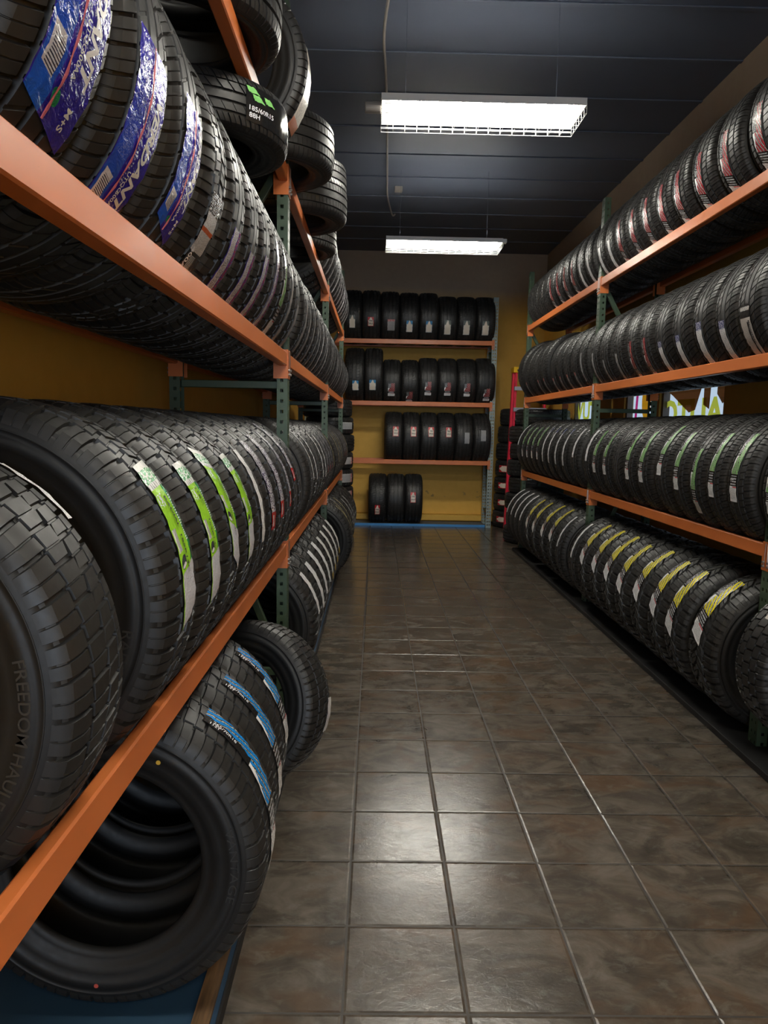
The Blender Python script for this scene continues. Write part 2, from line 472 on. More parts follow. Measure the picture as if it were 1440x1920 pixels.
def wrap_text(s, R, phi0, w0, h, parent, mat, bold=0.03, shear=0.0, along=True, stretch=1.0, name='lettering', lift=0.0046):
    """letters on the tread cylinder (axis local Y). along: reads downwards, letter tops towards +Y;
    otherwise reads towards +Y with tops up."""
    vs, fs, W = text_geo(s, bold, shear); out = []
    for x, y, z in vs:
        if along: ph = radians(phi0) - x * h * stretch / R; yy = w0 + y * h
        else: ph = radians(phi0) + y * h / R; yy = w0 + x * h * stretch
        r = r_crown(yy) + lift
        out.append((r * cos(ph), yy, r * sin(ph)))
    return mesh_obj(name, from_py(name, out, fs), mat, parent)
def flat_text(s, o, eu, ev, h, mat, parent, bold=0.02, stretch=1.0, name='lettering'):
    vs, fs, W = text_geo(s, bold); o, eu, ev = Vector(o), Vector(eu), Vector(ev)
    return mesh_obj(name, from_py(name, [tuple(o + eu * x * h * stretch + ev * y * h) for x, y, z in vs], fs), mat, parent)

# ------------------------------------------------------------------ tires
R0_, W0_, RB_ = 0.34, 0.225, 0.205
def crown(R, y): return R - 0.012 * (2 * y / W0_) ** 2 * (R / R0_) if abs(y) < W0_ * 0.42 else R - 0.0085
def r_crown(y): return R0_ - 0.009 * (2 * y / W0_) ** 2

def tread_mesh(name, grooves, N, subs, ribs, zig=0.0, zigN=1, gd=0.0085):
    """grooves: list of (centre fraction, width fraction) over the half-open width -0.5..0.5
    subs: sub-column positions inside one pitch; ribs: per rib (depth list per sub, skew, phase)"""
    edges = [-0.455]
    rows = []          # (wfrac, drop, rib, groove flag)
    cuts = sorted(grooves)
    nr = len(cuts) + 1
    lo_ = -0.43
    # shoulder start
    rows.append((-0.492, 0.040, 0, 2)); rows.append((-0.478, 0.024, 0, 1)); rows.append((-0.455, 0.0115, 0, 0)); rows.append((-0.43, 0.0055, 0, 0))
    for i, (c, g) in enumerate(cuts):
        a = lo_; b = c - g / 2
        rows.append(((a + b) / 2, 0, i, 0)); rows.append((b, 0, i, 0))
        rows.append((b + g * 0.16, gd, i, 3)); rows.append((c + g / 2 - g * 0.16, gd, i + 1, 3))
        rows.append((c + g / 2, 0, i + 1, 0)); lo_ = c + g / 2
    rows.append(((lo_ + 0.43) / 2, 0, nr - 1, 0))
    rows += [(0.43, 0.0055, nr - 1, 0), (0.455, 0.0115, nr - 1, 0), (0.478, 0.024, nr - 1, 1), (0.492, 0.040, nr - 1, 2)]
    K = len(subs); vs = []; M_ = len(rows)
    for p in range(N):
        for k in range(K):
            for (wf, drop, rib, fl) in rows:
                depths, skew, ph = ribs[rib]
                base = (p + subs[k] + ph + skew * wf * 2) / N
                y = wf * W0_
                if zig and abs(wf) < 0.40:
                    zt = (base * zigN * N) % 1.0; tri = abs(zt * 2 - 1) * 2 - 1
                    y += zig * tri * (1 if fl in (0, 3) else 0) * (1 - abs(wf) / 0.45)
                d = drop
                if fl in (0, 1): d += depths[k]
                r = r_crown(y) - d
                t = 2 * pi * base
                vs.append((r * cos(t), y, r * sin(t)))
    fs = []; NT = N * K
    for i in range(NT):
        j = (i + 1) % NT
        for q in range(M_ - 1): fs.append((i * M_ + q, i * M_ + q + 1, j * M_ + q + 1, j * M_ + q))
    me = from_py(name, vs, fs); me.materials.append(RUB); me.validate()
    bm = bmesh.new(); bm.from_mesh(me); bmesh.ops.recalc_face_normals(bm, faces=bm.faces); bm.to_mesh(me); bm.free()
    for p in me.polygons: p.use_smooth = True
    me.set_sharp_from_angle(angle=radians(24))
    return me

def casing_mesh(name):
    pr = [(-0.30, RB_ + 0.03), (-0.33, RB_ + 0.012), (-0.375, RB_), (-0.41, RB_ - 0.001), (-0.435, RB_ + 0.004), (-0.45, RB_ + 0.013), (-0.452, RB_ + 0.020),
          (-0.462, RB_ + 0.022), (-0.474, RB_ + 0.030), (-0.479, RB_ + 0.031), (-0.488, RB_ + 0.045), (-0.495, RB_ + 0.060), (-0.501, RB_ + 0.0612), (-0.503, RB_ + 0.078), (-0.4965, RB_ + 0.0790), (-0.4965, RB_ + 0.088), (-0.500, RB_ + 0.0885), (-0.500, RB_ + 0.0905), (-0.4965, RB_ + 0.091),
          (-0.496, R0_ - 0.045), (-0.494, R0_ - 0.044), (-0.491, R0_ - 0.040), (-0.480, R0_ - 0.036)]
    full = pr + [(-0.46, R0_ - 0.026), (-0.3, R0_ - 0.022), (0, R0_ - 0.020), (0.3, R0_ - 0.022), (0.46, R0_ - 0.026)] + [(-a, b) for a, b in pr[::-1]]
    inner = [(0.30, RB_ + 0.04), (0.41, RB_ + 0.07), (0.44, R0_ - 0.055), (0.40, R0_ - 0.040), (0.2, R0_ - 0.034), (0, R0_ - 0.033), (-0.2, R0_ - 0.034), (-0.40, R0_ - 0.040), (-0.44, R0_ - 0.055), (-0.41, RB_ + 0.07), (-0.30, RB_ + 0.04)]
    prof = full + inner; M_ = len(prof); NS = 128; vs = []
    for i in range(NS):
        t = 2 * pi * i / NS
        for a, r in prof: vs.append((r * cos(t), a * W0_, r * sin(t)))
    fs = []
    for i in range(NS):
        j = (i + 1) % NS
        for q in range(M_): fs.append((i * M_ + q, i * M_ + (q + 1) % M_, j * M_ + (q + 1) % M_, j * M_ + q))
    me = from_py(name, vs, fs); me.materials.append(RUBS)
    for p in me.polygons: p.use_smooth = True
    return me
CASING = casing_mesh('casing')
def fixn(me):
    bm = bmesh.new(); bm.from_mesh(me); bmesh.ops.recalc_face_normals(bm, faces=bm.faces); bm.to_mesh(me); bm.free()
fixn(CASING)
D = 0.0075
g4 = [(-0.285, 0.042), (-0.10, 0.046), (0.10, 0.046), (0.285, 0.042)]
g3 = [(-0.23, 0.045), (0.0, 0.05), (0.23, 0.045)]
g2 = [(-0.17, 0.06), (0.17, 0.06)]
SUB = [0.0, 0.03, 0.15, 0.18, 0.55, 0.565, 0.60, 0.615]
def dd(a, b): return [0, a, a, 0, 0, b, b, 0]
TREADS = {
 'touring': tread_mesh('touring_tread', g4, 66, SUB, [(dd(D * .8, 0), .5, 0), (dd(.004, 0), .7, .3), (dd(0.0, .002), .6, .5), (dd(.004, 0), .7, .1), (dd(D * .8, .002), .5, .45)]),
 'sport': tread_mesh('sport_tread', [(-0.27, 0.05), (-0.09, 0.05), (0.09, 0.05), (0.27, 0.03)], 52, SUB, [(dd(D * .9, .0025), 1.3, 0), (dd(.002, 0), 1.5, .2), (dd(0, 0), 0, 0), (dd(D * .7, 0), 2.0, .2), (dd(D * .9, .002), 1.3, .5)]),
 'trailer': tread_mesh('trailer_tread', [(-0.20, 0.05), (0.0, 0.055), (0.20, 0.05)], 44, [0.0, 0.03, 0.20, 0.23, 0.58, 0.595, 0.64, 0.655], [(dd(D, .003), .15, 0), (dd(.0035, .002), .5, .3), (dd(.0035, .002), -.5, .0), (dd(D, .003), .15, .5)], zig=0.006, zigN=0.5),
 'block': tread_mesh('block_tread', [(-0.27, .035), (-.09, .04), (.09, .04), (.27, .035)], 44, [0, .03, .15, .18, .55, .565, .60, .615], [(dd(D, .002), .1, 0), (dd(.006, 0), .25, .3), (dd(.0, .0), 0, 0), (dd(.006, 0), .25, .5), (dd(D, .002), .1, .1)]),
 'allterrain': tread_mesh('all_terrain_tread', [(-0.22, 0.06), (0.0, 0.045), (0.22, 0.06)], 34, [0, .04, .22, .26, .62, .64, .68, .70], [(dd(.0105, .004), .25, 0), (dd(.009, .004), 1.4, .4), (dd(.009, .004), -1.4, .1), (dd(.0105, .004), -.25, .5)], zig=0.007, zigN=1, gd=.0105),
 'rib': tread_mesh('rib_tread', g4, 80, SUB, [(dd(.003, 0), .3, 0), (dd(.0015, 0), .4, .3), (dd(0, 0), 0, 0), (dd(.0015, 0), .4, .1), (dd(.003, 0), .3, .5)]),
 'truck': tread_mesh('highway_truck_tread', [(-0.31, 0.03), (-0.12, 0.03), (0.12, 0.03), (0.31, 0.03)], 40, [0, .03, .12, .15, .5, .53, .66, .69], [(dd(.002, D), .0, 0), (dd(.0, D), .2, .5), (dd(.0, D), .2, .0), (dd(.0, D), .2, .5), (dd(.002, D), .0, .2)], zig=0.003, zigN=2),
 'wave': tread_mesh('wave_tread', [(-0.235, 0.03), (0.0, 0.03), (0.235, 0.03)], 38, [0, .03, .13, .16, .5, .515, .56, .575], [(dd(D, .004), 0.35, 0), (dd(.006, .003), .25, .5), (dd(.006, .003), .25, .0), (dd(D, .004), .35, .5)], zig=0.008, zigN=2, gd=.006),
}

def sticker_mesh(p1, p2, w0, w1, slant=0.0, lift=0.0018):
    """patch over the tread from angle p1 (top) to p2, w0..w1 across"""
    n = max(6, int(abs(p1 - p2) / 2.5)); k = 6; vs = []; uvs = []
    for i in range(n + 1):
        t = i / n
        for j in range(k + 1):
            s_ = j / k
            a = radians(p1 + (p2 - p1) * t + slant * (s_ - .5) * (1 if t > .5 else .4) * (t if t > .5 else 1 - t))
            y = w0 + (w1 - w0) * s_
            jit = 0.0008 * sin(i * 2.1 + j * 1.7) + 0.0006 * sin(i * 5.3)
            r = r_crown(y) + lift + jit + 0.0006
            vs.append((r * cos(a), y + 0.0012 * sin(i * 1.9), r * sin(a))); uvs.append((s_, t))
    fs = [(i * (k + 1) + j, i * (k + 1) + j + 1, (i + 1) * (k + 1) + j + 1, (i + 1) * (k + 1) + j) for i in range(n) for j in range(k)]
    me = from_py('sticker', vs, fs); ul = me.uv_layers.new(name='UVMap')
    for lp in me.loops: ul.data[lp.index].uv = uvs[lp.vertex_index]
    for p in me.polygons: p.use_smooth = True
    return me

KINDWORD = {'touring': 'touring', 'sport': 'sporty', 'trailer': 'trailer', 'block': 'block-tread', 'allterrain': 'all-terrain', 'rib': 'ribbed', 'truck': 'truck', 'wave': 'wavy-tread'}
def tire(x, y, z, R=0.34, w=0.22, tread='touring', face='right', sticker=None, ph=(40, -10), sw=(0.25, 0.55), label='', group=None, rot=None, slant=0, cat='tire'):
    """face: which way local +X (sticker side) looks: 'E' aisle to the east, 'W', 'S' (towards the camera)"""
    rz = {'E': 0.0, 'W': pi, 'S': -pi / 2}.get(face, 0.0)
    t = empty('tire', (x, y, z), rot if rot is not None else (0, 0, rz))
    k = R / R0_
    t.scale = (k, w / W0_, k)
    tag(t, label, cat, group)
    sp = rng.uniform(0, 2 * pi)
    c = mesh_obj('casing', CASING, None, t); 
    tr = mesh_obj('tread', TREADS[tread], None, t); tr.rotation_euler = (0, sp, 0); c.rotation_euler = (0, sp * .7, 0)
    if sticker:
        y0 = (sw[0] - .5) * W0_; y1 = (sw[1] - .5) * W0_
        me = sticker_mesh(ph[0], ph[1], y0, y1, slant)
        t['_'] = 0; del t['_']
        s_ = mesh_obj('sticker', me, MS[sticker], t)
        s_['label'] = MS[sticker].name.replace('_', ' ')
        t_st = s_
        return t, s_
    return t, None

ORD = ['nearest', 'second', 'third', 'fourth', 'fifth', 'sixth', 'seventh', 'eighth', 'ninth', 'tenth', 'eleventh', 'twelfth', 'thirteenth', 'fourteenth', 'fifteenth', 'sixteenth', 'seventeenth', 'eighteenth', 'nineteenth', 'twentieth',
       'twenty-first', 'twenty-second', 'twenty-third', 'twenty-fourth', 'twenty-fifth', 'twenty-sixth', 'twenty-seventh', 'twenty-eighth', 'twenty-ninth', 'thirtieth', 'thirty-first', 'thirty-second', 'thirty-third', 'thirty-fourth', 'thirty-fifth', 'thirty-sixth', 'thirty-seventh', 'thirty-eighth', 'thirty-ninth', 'fortieth']
SW = {'green': 'green-striped sticker', 'yellow': 'yellow-striped sticker', 'red': 'red-striped sticker', 'blue': 'blue-striped sticker', 'lime': 'lime green sticker', 'royal': 'royal blue sticker', 'pw': 'white and purple sticker',
      'redend': 'red-ended sticker', 'bigwhite': 'large white sticker', 'orangebar': 'orange-barred label', 'white': 'white sticker', 'whiteblue': 'blue-topped white sticker', 'whitetip': 'yellow-tipped white sticker', 'silver': 'silver sticker',
      'redtop': 'red-topped sticker', 'yellowline': 'pale yellow stripe', 'tag': 'red-bordered tag', 'whitetag': 'white tag', 'bluetag': 'white and blue tag', 'foil': 'foil sticker'}
def row_label(i, st, where, end='nearest'):
    o = ORD[i]
    pos = (o + ' from near end') if i else 'nearest of all'
    return f"tire with {SW[st] if st else 'bare tread'}, {where}, {pos}"

# ================================================================== STRUCTURE
XL, XR, YB, YF, ZC = -1.16, 2.67, 11.62, -4.0, 4.27
def struct(name, mb, mat, **k): return tag(mb.build(name, mat, **k), kind='structure')
struct('floor', MB().box(XL - .1, XR + .1, YF - .1, YB + .1, -0.1, 0.0), FLOOR)
struct('ceiling', MB().box(XL - .1, XR + .1, YF - .1, YB + .1, ZC, ZC + 0.1), CEIL)
_ri = 0
for yy in [0.33 + .66 * i for i in range(17)]:
    _ri += 1
    struct('trim_%d' % _ri, MB().box(XL, XR, yy - 0.02, yy + 0.02, ZC - 0.012, ZC), CEIL, bevel=0.004)
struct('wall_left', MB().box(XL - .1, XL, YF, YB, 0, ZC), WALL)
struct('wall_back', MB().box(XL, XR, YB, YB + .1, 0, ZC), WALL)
# right wall with three windows
WIN = [(5.50, 6.76), (6.93, 7.72), (8.70, 9.72)]; WZ0, WZ1 = 0.95, 2.25
mb = MB(); mb.box(XR, XR + .1, YF, YB, 0, WZ0); mb.box(XR, XR + .1, YF, YB, WZ1, ZC)
ys = [YF] + [v for a in WIN for v in a] + [YB]
for i in range(0, len(ys), 2): mb.box(XR, XR + .1, ys[i], ys[i + 1], WZ0, WZ1)
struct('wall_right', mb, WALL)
# unseen front wall behind the camera, with an opening added for the daylight
mb = MB(); mb.box(XL, XR, YF - .1, YF, 0, 0.6); mb.box(XL, XR, YF - .1, YF, 2.8, ZC); mb.box(XL, -0.85, YF - .1, YF, .6, 2.8); mb.box(2.3, XR, YF - .1, YF, .6, 2.8)
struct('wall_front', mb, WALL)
GLASS = Mat('window_glass', (0.9, 0.95, 1.0), 0.02)
_g = GLASS; nt = _g.nt
_tr = nt.nodes.new('ShaderNodeBsdfTransparent'); _gl = nt.nodes.new('ShaderNodeBsdfGlossy'); _gl.inputs['Roughness'].default_value = 0.03
_mx = nt.nodes.new('ShaderNodeMixShader'); _mx.inputs[0].default_value = 0.07
nt.links.new(_tr.outputs[0], _mx.inputs[1]); nt.links.new(_gl.outputs[0], _mx.inputs[2])
nt.links.new(_mx.outputs[0], nt.nodes['Material Output'].inputs[0]); GLASS = GLASS.m
def translucent(name, c, k=0.75):
    M = Mat(name, c, 0.5); nt = M.nt; tl = nt.nodes.new('ShaderNodeBsdfTranslucent'); tl.inputs[0].default_value = (*c, 1)
    mx = nt.nodes.new('ShaderNodeMixShader'); mx.inputs[0].default_value = k
    nt.links.new(M.b.outputs[0], mx.inputs[1]); nt.links.new(tl.outputs[0], mx.inputs[2]); nt.links.new(mx.outputs[0], nt.nodes['Material Output'].inputs[0]); return M.m
WYEL = translucent('yellow_window_paint', (0.85, 0.78, 0.08)); WORG = translucent('orange_window_paint', (0.85, 0.33, 0.01)); WPINK = translucent('pink_window_paint', (0.85, 0.03, 0.22)); WBRN = translucent('brown_window_paint', (0.16, 0.055, 0.015), .5)
FRAME = m_plain('window_frame_bronze', (0.10, 0.07, 0.05), 0.4)
def window(n, y0, y1):
    mb = MB(); f = 0.045
    for a in ((y0, y0 + f, WZ0, WZ1), (y1 - f, y1, WZ0, WZ1), (y0 + f, y1 - f, WZ0, WZ0 + f), (y0 + f, y1 - f, WZ1 - f, WZ1)):
        mb.box(XR + .02, XR + .08, a[0], a[1], a[2], a[3])
    o = tag(mb.build('window_%d' % n, FRAME), kind='structure')
    MB().box(XR + .047, XR + .053, y0 + f, y1 - f, WZ0 + f, WZ1 - f).build('pane', GLASS, o)
    return o
w1 = window(1, *WIN[0]); w2 = window(2, *WIN[1]); w3 = window(3, *WIN[2])
# painted letters on the outside of the glass, read from outside
def wtext(s, y, z, h, mat, par, st=1.0):
    return flat_text(s, (XR + .056, y, z), (0, 1, 0), (0, 0, 1), h, mat, par, 0.05, st, 'painted_lettering')
wtext('AUTO', 5.60, 1.585, 0.24, WYEL, w1, 1.32)
def poly(name, pts, mat, par):
    return mesh_obj(name, from_py(name, [(XR + .057, a, b) for a, b in pts], [tuple(range(len(pts)))]), mat, par)
poly('painted_chevron', [(6.71, 2.20), (6.71, 1.90), (6.60, 1.86), (6.24, 1.70), (6.12, 1.72), (6.02, 1.90), (6.02, 2.20)], WBRN, w1)
poly('painted_bar', [(5.98, 2.20), (5.97, 1.76), (5.86, 1.72), (5.84, 2.20)], WBRN, w1)
poly('painted_hook', [(5.74, 2.20), (5.74, 1.84), (5.64, 1.76), (5.55, 1.80), (5.55, 2.20)], WBRN, w1)
poly('painted_stroke', [(7.50, 2.2), (7.56, 1.55), (7.49, 1.55), (7.44, 2.2)], WPINK, w2)
poly('painted_disc', [(7.24 + .12 * cos(radians(a)), 1.84 + .20 * sin(radians(a))) for a in range(0, 360, 20)], WORG, w2)
wtext('TUV', 8.85, 1.66, 0.24, WYEL, w3, 1.4)
# yellow kerb at the foot of the back wall, dark base strip
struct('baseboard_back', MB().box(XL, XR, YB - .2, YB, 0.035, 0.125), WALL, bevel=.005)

# ================================================================== RACKS
def upright(parent, x, y, z1, side, mat, w=0.075, d=0.05):
    """C-post: perforated web facing the aisle (x side), perforated flanges facing along y. side=+1 web looks to +x"""
    mb = MB(); zc = [0.0]; z = 0.035
    while z < z1 - 0.04:
        zc += [z, z + 0.016]; z += 0.05
    zc.append(z1)
    fl = [0, w * .20, w * .36, w * .64, w * .80, w]
    mb.plate((x, y - w / 2, 0), (0, 1, 0), (0, 0, 1), fl, zc, lambda i, j: i in (1, 3) and j % 2 == 1 and i != 5)
    fc = [0, d * .38, d * .68, d]
    for yy in (y - w / 2, y + w / 2):
        mb.plate((x, yy, 0), (-side, 0, 0), (0, 0, 1), fc, zc, lambda i, j: i == 1 and j % 2 == 1)
    o = mb.build('upright_post', mat, parent)
    md = o.modifiers.new('solid', 'SOLIDIFY'); md.thickness = 0.0025; md.offset = 0
    p = MB().box(x - side * d - .02 if side > 0 else x - .01, x + .01 if side > 0 else x + d + .02, y - w / 2 - .012, y + w / 2 + .012, 0, 0.006).build('foot_plate', mat, o)
    return o
def brace(parent, x0, x1, y, z, mat, zz=None):
    mb = MB(); mb.bar((x0, y, z), (x1, y, zz if zz is not None else z), 0.03, 0.035)
    return mb.build('brace', mat, parent, bevel=.003)
def beam(parent, axis, a0, a1, face, side, zt, h=0.065, d=0.042):
    """step beam along axis 'y' or 'x' from a0 to a1 whose outer face is at coordinate 'face', outward direction side"""
    # profile in (depth from outer face inward, z)
    t = 0.0
    prof = [(0, zt - h), (0, zt - .004), (.004, zt), (.022, zt), (.026, zt - .003), (.028, zt - .020), (d - .003, zt - .020), (d, zt - .024), (d, zt - h + .004), (d - .004, zt - h)]
    prof = [(0.0, zt - h + .004)] + prof[1:] + [(0.004, zt - h)]
    vs = []; n = len(prof)
    for a in (a0, a1):
        for p, z in prof:
            c = face - side * p
            vs.append((c, a, z) if axis == 'y' else (a, c, z))
    fs = [(i, (i + 1) % n, n + (i + 1) % n, n + i) for i in range(n)] + [tuple(range(n))[::-1], tuple(n + i for i in range(n))]
    me = from_py('beam', vs, fs); fixn(me)
    b = mesh_obj('beam', me, ORANGE, parent)
    for a, s_ in ((a0, 1), (a1, -1)):
        mb = MB(); e = 0.004
        # end plate across the beam end and the flange wrapping the post's outer face
        if axis == 'y':
            xs = sorted((face + side * e, face - side * 0.066)); mb.box(xs[0], xs[1], min(a, a + s_ * e), max(a, a + s_ * e), zt - .125, zt + .012)
            xs = sorted((face + side * e, face + side * .0005)); mb.box(xs[0], xs[1], min(a - s_ * .036, a), max(a - s_ * .036, a), zt - .125, zt + .012)
        else:
            ys_ = sorted((face + side * e, face - side * 0.06)); mb.box(min(a, a + s_ * e), max(a, a + s_ * e), ys_[0], ys_[1], zt - .125, zt + .012)
            ys_ = sorted((face + side * e, face + side * .0005)); mb.box(min(a - s_ * .036, a), max(a - s_ * .036, a), ys_[0], ys_[1], zt - .125, zt + .012)
        c = mb.build('connector_bracket', ORANGE, b)
        # two studs and wire clip
        mb = MB()
        for dz in (.085, .105):
            if axis == 'y': mb.tube((face + side * .003, a - s_ * .018, zt - dz), (face + side * .014, a - s_ * .018, zt - dz), .006, 8)
            else: mb.tube((a - s_ * .018, face + side * .003, zt - dz), (a - s_ * .018, face + side * .014, zt - dz), .006, 8)
        if axis == 'y': mb.tube((face + side * .008, a - s_ * .03, zt + .005), (face + side * .008, a - s_ * .022, zt - .11), .0016, 6)
        mb.build('lock_pin', STEEL, c)
    return b

LF, LB = -0.43, -0.995          # left rack aisle face and wall face
RF, RBK = 1.86, 2.395           # right rack
POSTL = [0.62, 3.52, 6.38, 9.25]
POSTR = [0.43, 3.29, 6.15, 9.01]
def side_rack(name, face, back, side, posts, levels, label, ztop, mat):
    rk = empty(name, (face, posts[0], 0)); tag(rk, label, 'tire rack')
    holder = rk
    inv = Vector((face, posts[0], 0))
    def P(o):
        o.location = -inv; return o
    for y in posts:
        u = P(upright(rk, face, y, ztop, side, mat)); P(upright(rk, back, y, ztop, -side, mat))
        xi, xo = face - side * .05, back + side * .05
        for z in (0.28, 1.72 if side > 0 else 1.70, 3.05): P(brace(rk, xi, xo, y, z, mat))
        P(brace(rk, xi, xo, y, 0.36, mat, 1.50)); P(brace(rk, xi, xo, y, 2.72, mat, 1.95))
    for i in range(len(posts) - 1):
        for zt in levels:
            P(beam(rk, 'y', posts[i] + .0385, posts[i + 1] - .0385, face, side, zt)); P(beam(rk, 'y', posts[i] + .0385, posts[i + 1] - .0385, back, -side, zt))
    return rk
ZL = [0.948, 1.875, 2.72]
ZR = [1.010, 1.915, 2.795]
side_rack('tire_rack', LF, LB, 1, POSTL, ZL, 'long green and orange steel tire rack along the left wall', 3.46, GREEN)
side_rack('tire_rack', RF, RBK, -1, POSTR, ZR, 'long green and orange steel tire rack along the right wall', 3.44, GREEN)
# back rack
BX0, BX1, BYF, BYB = -1.04, 1.765, 10.90, 11.38
rk = empty('tire_rack', (BX0, BYF, 0)); tag(rk, 'orange-beamed steel tire rack with pale posts against the back wall', 'tire rack')
iv_ = Vector((BX0, BYF, 0))
def post_b(x, y, side, z1):
    mb = MB(); zc = [0.0]; z = 0.035; w_, d_ = .075, .045
    while z < z1 - .04: zc += [z, z + .02]; z += .05
    zc.append(z1); fl = [0, w_ * .18, w_ * .38, w_ * .62, w_ * .82, w_]
    mb.plate((x - w_ / 2, y, 0), (1, 0, 0), (0, 0, 1), fl, zc, lambda i, j: i in (1, 3) and j % 2 == 1)
    for xx in (x - w_ / 2, x + w_ / 2): mb.plate((xx, y, 0), (0, -side, 0), (0, 0, 1), [0, d_ * .35, d_ * .7, d_], zc, lambda i, j: i == 1 and j % 2 == 1)
    o = mb.build('upright_post', GREEN_SHEEN, rk); o.location = -iv_
    md = o.modifiers.new('solid', 'SOLIDIFY'); md.thickness = .0025; md.offset = 0
for x in (BX0, BX1):
    post_b(x, BYF, -1, 3.47); post_b(x, BYB, 1, 3.47)
    for z, z2 in ((.25, .25), (.35, 1.1), (1.7, 1.7), (2.1, 2.7), (3.3, 3.15)):
        mb = MB().bar((x, BYF + .045, z), (x, BYB - .045, z2), .03, .035, (1, 0, 0)); o = mb.build('brace', GREEN, rk); o.location = -iv_
ZB = [1.030, 1.912, 2.832]
for zt in ZB:
    for f_, s_ in ((BYF, -1), (BYB, 1)):
        b = beam(rk, 'x', BX0 + .0385, BX1 - .0385, f_, s_, zt, h=.068); b.location = -iv_

# platforms the floor tires stand on
o = MB().box(-1.08, -0.375, 0.3, 9.4, 0.0, 0.035).build('platform_board', NAVY_BOARD, bevel=.003); tag(o, 'dark blue painted board under the left floor row of tires', 'platform')
e = MB().box(-0.435, -0.39, 0.3, 9.4, 0.035, 0.045).build('edge_strip', WOOD, o)
e = MB().box(-0.3748, -0.368, 0.3, 9.4, 0.0, 0.043).build('edge_band', BLACK_BOARD, o)
o = MB().box(1.755, 2.05, 0.5, 8.9, 0.0, 0.034).build('floor_runner', BLACK_BOARD, bevel=.003); tag(o, 'black runner board on the floor under the right-hand tires', 'runner')  # both boards take a near-black colour for the shade under the tires
o = MB().box(2.06, 2.50, 0.5, 8.9, 0.0, 0.034).build('floor_runner', BLACK_BOARD, bevel=.003); tag(o, 'black runner board by the wall under the right-hand tires', 'runner')
o = MB().box(-0.95, 1.72, 10.955, 11.33, 0.0, 0.035).build('platform_board', GREY_BASE); tag(o, 'grey board with bright blue front edge under the back rack', 'platform')
MB().box(-0.95, 1.72, 10.945, 10.955, 0.0, 0.037).build('blue_edge', BLUE_PAINT, o)

# ================================================================== TIRE ROWS
def zrest(R, gap, ztop, drop=0.020):
    """centre height of a tire lying in the trough between two step beams"""
    return ztop - drop * 0 + sqrt(max(R * R - (gap / 2) ** 2, 0.001))
GL = (LF - .027) - (LB + .027)
GR = (RBK - .027) - (RF + .027)
XCL = (LF + LB) / 2; XCR = (RF + RBK) / 2

def run_row(rows, xc, gap, ztop, face, where, group, defR):
    """rows: list of dicts y,w,... sorted near to far"""
    out = []
    for i, r in enumerate(rows):
        R = r.get('R', defR); x = r.get('x', xc)
        if gap: 
            dx = abs(x - xc); z = zrest(R, gap, ztop) + 0.001
            x = xc
        else: z = ztop + R + 0.001
        t, s_ = tire(x, r['y'], z, R, r['w'], r.get('t', 'touring'), face, r.get('s'), r.get('ph', (40, -10)), r.get('sw', (.26, .56)), row_label(i, r.get('s'), where), group, slant=r.get('sl', 0))
        out.append((t, s_, r))
    return out
def seq(spec, wmax=0.27, posts=(), **dflt):
    """spec: list of (y, dict). width from neighbour spacing"""
    out = []
    for i, (y, d) in enumerate(spec):
        a = y - spec[i - 1][0] if i else 9; b = spec[i + 1][0] - y if i + 1 < len(spec) else 9
        w_ = d.get('w', min(min(a, b) * 0.985, wmax)); [w_ := min(w_, 2 * (abs(y - p_) - .041)) for p_ in posts]; e_ = dict(dflt); e_.update(d); e_['y'] = y; e_['w'] = w_; out.append(e_)
    return out

def hop(y):
    """step past a rack post"""
    for p in POSTL:
        if p - .14 < y < p + .16: return p + .162
    return y
# ---- left rack, lower shelf
lime = dict(s='lime', ph=(41, -8), sw=(.34, .70), sl=3, t='trailer')
l1 = [(0.985, dict(s='white', ph=(62, 40), sw=(.86, .93), R=.338, t='wave', w=.205)),
      (1.32, dict(lime, sl=5, ph=(42, -7))), (1.545, dict(lime, ph=(40, -9))), (1.77, dict(lime, ph=(44, -4), sl=-8)), (1.995, dict(lime, ph=(40, -8))),
      (2.22, dict(s='white', ph=(41, -7), sw=(.35, .55), t='block')),
      (2.455, dict(s='redend', ph=(46, -6), sw=(.28, .60), t='block')), (2.69, dict(s='redend', ph=(50, -4), sw=(.28, .60), t='block')), (2.925, dict(s='redend', ph=(52, -2), sw=(.4, .6), t='block')),
      (3.165, dict(s='redend', ph=(62, 12), sw=(.3, .62), t='block')), (3.37, dict(t='block', w=.2)),
      (4.02, dict(s='white', ph=(50, 2), sw=(.5, .64), t='rib', R=.365)), (4.27, dict(s='white', ph=(48, 0), sw=(.4, .54), R=.365)), (4.52, dict(t='block')), (4.77, dict(s='white', ph=(45, -4), sw=(.4, .55))), (5.02, dict(s='white', ph=(43, -6), sw=(.4, .55)))]
y = 5.27; k = 0
while y < 9.12:
    st = ['redend', 'redend', 'redend', 'yellowline', None, 'yellowline', 'silver', 'yellowline', 'silver', None][k % 10]
    l1.append((y, dict(s=st, ph=(44, -4), sw=(.42, .54), t='block' if k % 3 else 'rib', R=.365))); y += .25; k += 1; y = hop(y)
L1 = run_row(seq(l1, posts=POSTL, t='trailer'), XCL, GL, ZL[0], 'E', 'lower shelf of left rack', 'tires on the lower shelf of the left rack', .365)
